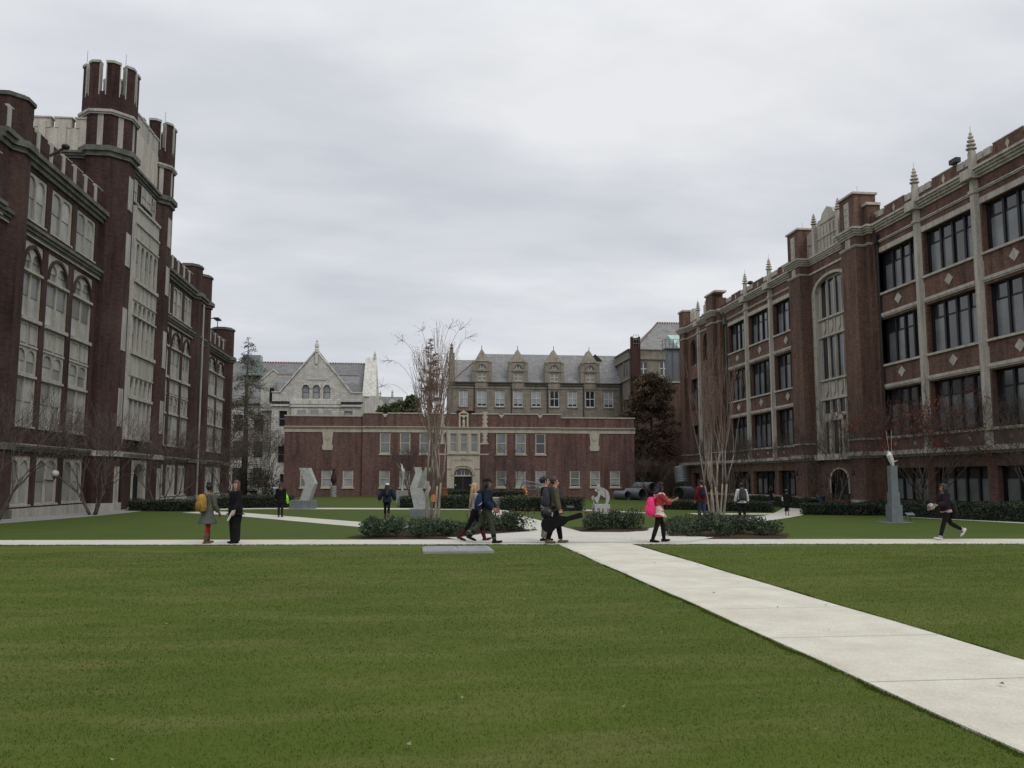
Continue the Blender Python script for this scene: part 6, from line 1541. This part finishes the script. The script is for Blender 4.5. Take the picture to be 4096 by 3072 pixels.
# 3 neon bag
p, J, T, s = person('person in long black coat seen from behind on the left path', (-6.5, 43.0), 92, 1.62, {'L': (4, 3), 'R': (-4, 4)}, {'L': (4, 10, 40), 'R': (-4, 6, 10)}, (M_BLK, 1.9, -.22, .03, .03, 'coat'), ('trousers', M_BLK2, .008, .98), (M_BLK, 0), ('auburn', .12, 'curly'), 1, lift=.013)
M_NEON = cloth('neon_yellow_green', (.28, .75, .04), (.2, .6, .03))
o = held('shoulder_bag', p, 'neon green bag slung at the side of the person in the long black coat', 'bag'); b = MB(); b.tube([Vector((-.02, -.3, 1.1)), Vector((-.04, -.33, 1.0)), Vector((-.04, -.34, .85)), Vector((-.03, -.36, .74)), Vector((-.02, -.38, .66))], [(.03, .06), (.06, .13), (.08, .15), (.06, .12), (.03, .05)], 12, ref=(0, 1, 0)); b.build('bag', M_NEON, o, smooth=True); b = MB(); b.tube([(-.02, -.3, 1.1), (0, -.2, 1.36), (.05, -.1, 1.3)], [(.012, .03)] * 3, 6); b.build('strap', M_NEON, o)
b = MB(); 
for k in range(3): b.tube([(-.15, -.3 - .04 * k, .78), (-.165, -.3 - .04 * k, .95)], .012, 5)
b.build('dark_trim', M_BLK, o)
# 4 white cap
p, J, T, s = person('person in white cap and puffy navy jacket walking away', (-1.28, 39.6), 88, 1.60, {'L': (10, 6), 'R': (-10, 8)}, {'L': (2, 30, 8), 'R': (2, 30, 8)}, (M_NAVY, 1.85, -.08, .01, .055, 'jacket'), ('leggings', M_BLK, .006, .8), (M_TAN, .45), ('black', .4, None), 1, hat=('cap', M_WHT))
# 5 blond and 6 navy jacket
p, J, T, s = person('blond person in black leggings walking behind the one in the navy jacket', (1.62, 23.75), 2, 1.60, {'L': (26, 10, -12), 'R': (-24, 16, 22)}, {'L': (-18, 8, 12), 'R': (20, 8, 15)}, (cloth('pale_grey_cotton', (.3, .3, .33)), 1.5, .02, .01, .015, 'shirt'), ('leggings', M_BLK, .004, .62), (M_MAR, .55), ('blond', .42, None), 0, lift=.017)
p, J, T, s = person('person in navy jacket, dark cap and olive trousers with black boots', (1.9, 23.0), 0, 1.70, {'L': (-26, 14, 25), 'R': (16, 6, -5)}, {'L': (20, 8, 20), 'R': (-8, 8, 55)}, (M_NAVY, 1.9, .02, .05, .04, 'jacket'), ('trousers', M_KHAKI, .01, .95), (M_BLK, .4), ('black', .2, None), 1, lift=.017, hat=('cap', M_BLK))
o = held('drawstring_bag', p, 'navy drawstring bag hanging behind the person in the olive trousers', 'bag'); b = MB(); c = T(-.02) + Vector((-.26, -.08, 0)); b.tube([c + Vector((.06 * k, 0, k * .46)) for k in (0, .06, .4, .8, 1)], [(.12, .06), (.17, .1), (.18, .11), (.13, .08), (.03, .03)], 12, ref=(0, 1, 0)); b.build('bag', cloth('bright_navy_nylon', (.022, .034, .075)), o, smooth=True)
b = MB(); b.tube([c + Vector((.06, 0, .46)), T(.53) + Vector((0, -.12, 0)), T(.4) + Vector((.14, -.1, 0)), T(.1) + Vector((.1, -.16, 0))], .008, 5); b.build('cord', M_BLK, o)
b = MB(); b.prism([(0, 0), (.07, .05), (.13, .12), (.09, .04)], lambda p_, q, k: c + Vector((-.02 + p_, -.19 + k, .12 + q)), -.004, .004); b.build('emblem', M_WHT, o)
# 7 and 8 guitar pair
p, J, T, s = person('dark haired person in black shirt partly hidden by the guitar case carrier', (3.55, 23.55), 0, 1.74, {'L': (4, 6), 'R': (-4, 4)}, {'L': (8, 8, 20), 'R': (-5, 8, 10)}, (M_BLK, .8, -.06, .01, .02, 'shirt'), ('trousers', cloth('pale_camouflage', (.32, .29, .25), (.14, .11, .09)), .012, .95), (M_BLK, 0), ('black', 0, 'back'), 0, lift=.025)
p, J, T, s = person('person in olive jacket carrying a black guitar case', (3.68, 22.75), 0, 1.73, {'L': (14, 5, -3), 'R': (-12, 4, 4)}, {'L': (10, 6, 15), 'R': (6, 8, 8)}, (M_OLV, 1.9, -.06, .0, .025, 'jacket'), ('trousers', M_BLK, .012, .97), (M_KSH, 0), ('brown', 0, None), 0, lift=.025, curl=(25, 80))
backpack(p, T, 'charcoal backpack on the person in the olive jacket', M_DGRY, .15, .11, .5, .04)
W, D = J['armR'][2], J['armR'][3]
o = held('guitar_case', p, 'black guitar case held low by the person in the olive jacket', 'guitar case'); b = MB()
c = W + D * .1
out = []
for a in np.linspace(PI * .30, PI * 1.72, 18): out.append((-.44 + .235 * math.cos(a), -.02 + .235 * math.sin(a)))
out2 = [(-.22, -.16), (-.1, -.185), (.02, -.16), (.14, -.1), (.2, -.07), (.64, -.085), (.68, -.06), (.68, .06), (.64, .085), (.2, .07), (.1, .11), (0, .15), (-.12, .165), (-.2, .155)]
R_ = Matrix.Rotation(rad(23), 3, 'Y').transposed()
out = [(x, z) for x, z in out[:]]
poly = [(x, z) for x, z in out] + out2
b.prism(poly, lambda p_, q, k: c + Vector((.02, -.02, -.16)) + Matrix.Rotation(rad(-15), 3, 'Y') @ Vector((p_ * .82, k, q * .84)), -.075, .06); cs = b.build('case_shell', cloth('black_hard_shell', (.010, .010, .012)), o)
b = MB(); b.tube([c + Vector((-.07, -.02, -.03)), c + Vector((-.04, -.02, .012)), c + Vector((.05, -.02, .03)), c + Vector((.08, -.02, .0))], .012, 6); b.build('handle', M_BLK2, o)
o = held('round_black_bag', p, 'round shiny black bag hanging at the hip above the guitar case', 'bag'); b = MB(); b.ball(T(-.13) + Vector((-.22, -.2, 0)), (.19, .13, .165), 18, 12); b.build('bag', mat('shiny_black', (.012, .012, .015), rough=.35), o, smooth=True)
b = MB(); b.tube([T(-.1) + Vector((-.13, -.335, .0)), T(-.13) + Vector((-.11, -.325, -.0)), T(-.17) + Vector((-.13, -.33, 0)), T(-.2) + Vector((-.12, -.31, 0))], .012, 5); b.build('white_mark', M_WHT, o)
# 9 poncho
def ponchomat():
    m, nt, bb = new_mat('patterned_poncho'); P = pos(nt, (1, 1, 1), True)
    v = N(nt, 'ShaderNodeTexVoronoi'); v.inputs['Scale'].default_value = 11; v.distance = 'MANHATTAN'; nt.links.new(P, v.inputs['Vector'])
    w = N(nt, 'ShaderNodeTexWave'); w.inputs['Scale'].default_value = .9; w.bands_direction = 'DIAGONAL'; nt.links.new(P, w.inputs['Vector'])
    c1 = ramp(nt, v.outputs['Distance'], [(.42, (.03, .02, .02)), (.48, (.5, .46, .4))]); c2 = ramp(nt, v.outputs['Distance'], [(.14, (.5, .4, .34)), (.2, (.30, .025, .03))])
    nt.links.new(mixc(nt, ramp(nt, w.outputs['Fac'], [(.48, 0), (.55, 1)]), c1, c2), bb.inputs['Base Color']); bb.inputs['Roughness'].default_value = .95
    return m
p, J, T, s = person('person in patterned red poncho reading a phone while walking', (6.5, 22.75), 10, 1.56, {'L': (24, 20), 'R': (-14, 6, 8)}, {'L': (35, 6, 70), 'R': (38, 8, 75)}, (ponchomat(), 1.35, -.16, .08, .035, 'poncho'), ('leggings', M_BLK, .008, .95), (M_BLK, .55), ('black', .05, 'curly'), 1, lean=4, head=(8, 14), lift=.025, curl=(60, 60))
backpack(p, T, 'bright pink drawstring backpack on the person in the poncho', cloth('hot_pink_nylon', (.85, .06, .22), (.65, .03, .15)), .15, .12, .56, -.14)
W, D = J['armR'][2], J['armR'][3]; o = held('phone', p, 'dark phone in the hands of the person in the poncho', 'phone'); b = MB(); q = W + D * .1 + Vector((.03, .08, .03)); b.box(q.x - .006, q.x + .006, q.y - .035, q.y + .035, q.z - .06, q.z + .07); b.build('phone_case', M_BLK2, o)
# 10, 11
p, J, T, s = person('person in red hooded top and blue jeans behind the right crepe myrtle', (12.6, 37.2), 95, 1.78, {'L': (6, 4), 'R': (-6, 6)}, {'L': (4, 10, 15), 'R': (-4, 10, 10)}, (cloth('dark_red_fleece', (.14, .018, .022)), 1.9, -.08, .01, .03, 'hooded_top'), ('trousers', cloth('blue_denim', (.035, .05, .09)), .012, .97), (M_BLK2, 0), ('brown', 0, None), 0)
backpack(p, T, 'dark backpack on the person in the red hooded top', M_NAVY, .14, .1, .46, .08)
p, J, T, s = person('person in white shirt and black trousers with large backpack walking away', (15.3, 39.4), 80, 1.74, {'L': (-5, 4, 0, 4), 'R': (5, 4, 0, 4)}, {'L': (3, 16, 12), 'R': (3, 16, 12)}, (M_WHT, 1.9, -.1, .01, .025, 'shirt'), ('trousers', M_BLK, .014, .97), (M_BLK, 0), ('black', 0, None), 1)
backpack(p, T, 'large dark backpack on the person in the white shirt', M_DGRY, .17, .13, .54, .02)
# 12, 13
p, J, T, s = person('person in sleeveless black dress standing behind the hedge by the long hall', (25.6, 60.2), 0, 1.7, {'L': (2, 2), 'R': (-2, 2)}, {'L': (10, 8, 60), 'R': (15, 8, 70)}, (M_BLK, .25, -.05, .0, .015, 'dress_top'), ('skirt', M_BLK, .01, .5), (M_BLK, 0), ('black', .05, None), 0)
p, J, T, s = person('person in black robe with green hat walking away along the right path', (22.4, 50.4), 62, 1.56, {'L': (8, 6), 'R': (-8, 8)}, {'L': (6, 10, 40), 'R': (-6, 10, 12)}, (M_BLK, 1.9, -.3, .04, .04, 'robe'), ('skirt', M_BLK, -.03, .62), (M_TAN, 0), ('black', 0, 'back'), 1, lean=6, hat=('hat', cloth('grey_green_felt', (.10, .14, .10))))
o = held('tote_bag', p, 'white tote bag under the arm of the person in the black robe', 'bag'); b = MB(); b.tube([(.1, .26, .95), (.1, .27, 1.0), (.08, .27, 1.2), (.08, .26, 1.26)], [(.05, .1), (.06, .14), (.05, .13), (.02, .08)], 12, ref=(0, 1, 0)); b.build('bag', M_WHT, o, smooth=True); b = MB(); b.tube([(.1, .26, 1.2), (.05, .2, 1.38), (0, .22, 1.2)], .012, 5); b.build('strap', M_BLK, o)
# 14
p, J, T, s = person('person in dark jacket, black leggings and white sneakers walking left', (14.75, 22.75), 178, 1.58, {'L': (22, 5, -10), 'R': (-25, 38, 58)}, {'L': (25, 8, 55), 'R': (12, 8, 50)}, (cloth('dark_plum_jacket', (.022, .015, .02)), 1.9, .0, .02, .035, 'jacket'), ('leggings', M_BLK, .005, .92), (M_WHT, .12), ('black', .05, 'back'), 1, lean=6, lift=.017)
m = MB(); m.tube([T(-.04), T(.02), T(.06)], [(.2, .15), (.205, .155), (.19, .14)], 16, ref=(0, 1, 0)); m.build('white_waist_wrap', mat('white_pink_knit', (.5, .42, .42), (.34, .10, .12), .9, 12), p, smooth=True)
o = held('black_satchel', p, 'bulky black satchel behind the hips of the person in white sneakers', 'bag'); b = MB(); b.tube([T(-.22) + Vector((-.24, -.05, 0)), T(-.15) + Vector((-.25, -.05, 0)), T(.2) + Vector((-.24, -.05, 0)), T(.3) + Vector((-.2, -.05, 0))], [(.1, .06), (.17, .11), (.16, .11), (.06, .05)], 12, ref=(0, 1, 0)); b.build('bag', M_BLK2, o, smooth=True); b = MB(); b.tube([T(.28) + Vector((-.2, -.05, 0)), T(.54) + Vector((-.02, -.1, 0)), T(.3) + Vector((.15, .05, 0))], .014, 5); b.build('strap', M_BLK, o)
o = held('carried_bundle', p, 'pale striped bundle held in front by the person in white sneakers', 'bag'); b = MB(); W = J['armL'][2] + J['armL'][3] * .1; b.ball(W + Vector((.05, -.08, -.02)), (.11, .12, .1), 12, 8); b.build('bundle', mat('striped_wool', (.45, .42, .4), (.10, .05, .05), .9, 16), o, smooth=True)
# ================================================================== SKY, SUN, CAMERA
w = bpy.data.worlds.new('World'); S.world = w; w.use_nodes = True
nt = w.node_tree; bg = nt.nodes['Background']
SUN_EL, SUN_ROT = rad(48), rad(150)
sky = nt.nodes.new('ShaderNodeTexSky'); sky.sky_type = 'NISHITA'; sky.sun_disc = False; sky.sun_elevation = SUN_EL; sky.sun_rotation = SUN_ROT; sky.air_density = 1; sky.dust_density = 3
tc = nt.nodes.new('ShaderNodeTexCoord'); sp = nt.nodes.new('ShaderNodeSeparateXYZ'); nt.links.new(tc.outputs['Generated'], sp.inputs[0])
# cloud deck: the view direction carried up to a flat layer
mz = N(nt, 'ShaderNodeMath', operation='MAXIMUM'); nt.links.new(sp.outputs[2], mz.inputs[0]); mz.inputs[1].default_value = 0
az = N(nt, 'ShaderNodeMath', operation='ADD'); nt.links.new(mz.outputs[0], az.inputs[0]); az.inputs[1].default_value = .16
def div(s):
    n = N(nt, 'ShaderNodeMath', operation='DIVIDE'); nt.links.new(s, n.inputs[0]); nt.links.new(az.outputs[0], n.inputs[1]); return n.outputs[0]
cb = nt.nodes.new('ShaderNodeCombineXYZ'); nt.links.new(div(sp.outputs[0]), cb.inputs[0]); nt.links.new(div(sp.outputs[1]), cb.inputs[1])
mp = nt.nodes.new('ShaderNodeMapping'); mp.inputs['Rotation'].default_value = (0, 0, rad(-28)); mp.inputs['Scale'].default_value = (.75, 1.15, 1); mp.inputs['Location'].default_value = (2.7, 1.9, 0)
nt.links.new(cb.outputs[0], mp.inputs[0])
n1 = noise(nt, mp.outputs[0], .62, 4, .5); n2 = noise(nt, mp.outputs[0], 1.9, 6, .55)
a = N(nt, 'ShaderNodeMath', operation='MULTIPLY_ADD'); nt.links.new(n2, a.inputs[0]); a.inputs[1].default_value = .5; nt.links.new(n1, a.inputs[2])
cl = ramp(nt, a.outputs[0], [(.55, (6.2, 6.45, 7.1)), (.69, (7.6, 7.8, 8.25)), (.83, (9.3, 9.4, 9.55))])
hz = ramp(nt, sp.outputs[2], [(.0, 1.0), (.35, 0.0)])
cl2 = mixc(nt, hz, cl, (7.9, 8.15, 8.6)); 
mm = [n for n in nt.nodes if n.type == 'MIX'][-1]
hf = N(nt, 'ShaderNodeMath', operation='MULTIPLY'); nt.links.new(hz, hf.inputs[0]); hf.inputs[1].default_value = .45; nt.links.new(hf.outputs[0], mm.inputs[0])
ov = ramp(nt, sp.outputs[2], [(.45, 1.0), (1, 1.9)])      # an overcast deck is brightest overhead
cl3 = mixc(nt, 1, cl2, ov, 'MULTIPLY')
fin = mixc(nt, .92, sky.outputs[0], cl3)
nt.links.new(fin, bg.inputs[0]); bg.inputs[1].default_value = .093
l = bpy.data.lights.new('sun', 'SUN'); l.energy = 1.0; l.angle = rad(25); l.color = (1, .96, .9)
so = bpy.data.objects.new('sun', l); COL.objects.link(so)
# Nishita: rotation measured from +Y towards +X
dv = Vector((math.sin(SUN_ROT) * math.cos(SUN_EL), math.cos(SUN_ROT) * math.cos(SUN_EL), math.sin(SUN_EL)))
so.rotation_euler = dv.to_track_quat('Z', 'Y').to_euler()
c = bpy.data.cameras.new('camera'); co = bpy.data.objects.new('camera', c); COL.objects.link(co)
c.sensor_width = 36; c.lens = 36 * 3433 / 4096; c.clip_end = 3000; c.clip_start = .1
co.location = (0, 0, 1.7); co.rotation_euler = (rad(90 + 6.32), 0, rad(-6.36))
S.camera = co
S.view_settings.view_transform = 'Standard'; S.view_settings.look = 'None'; S.view_settings.gamma = 1; S.view_settings.exposure = 0
S.cycles.use_denoising = True
S.cycles.max_bounces = 6; S.cycles.diffuse_bounces = 3; S.cycles.glossy_bounces = 3
S.render.film_transparent = False
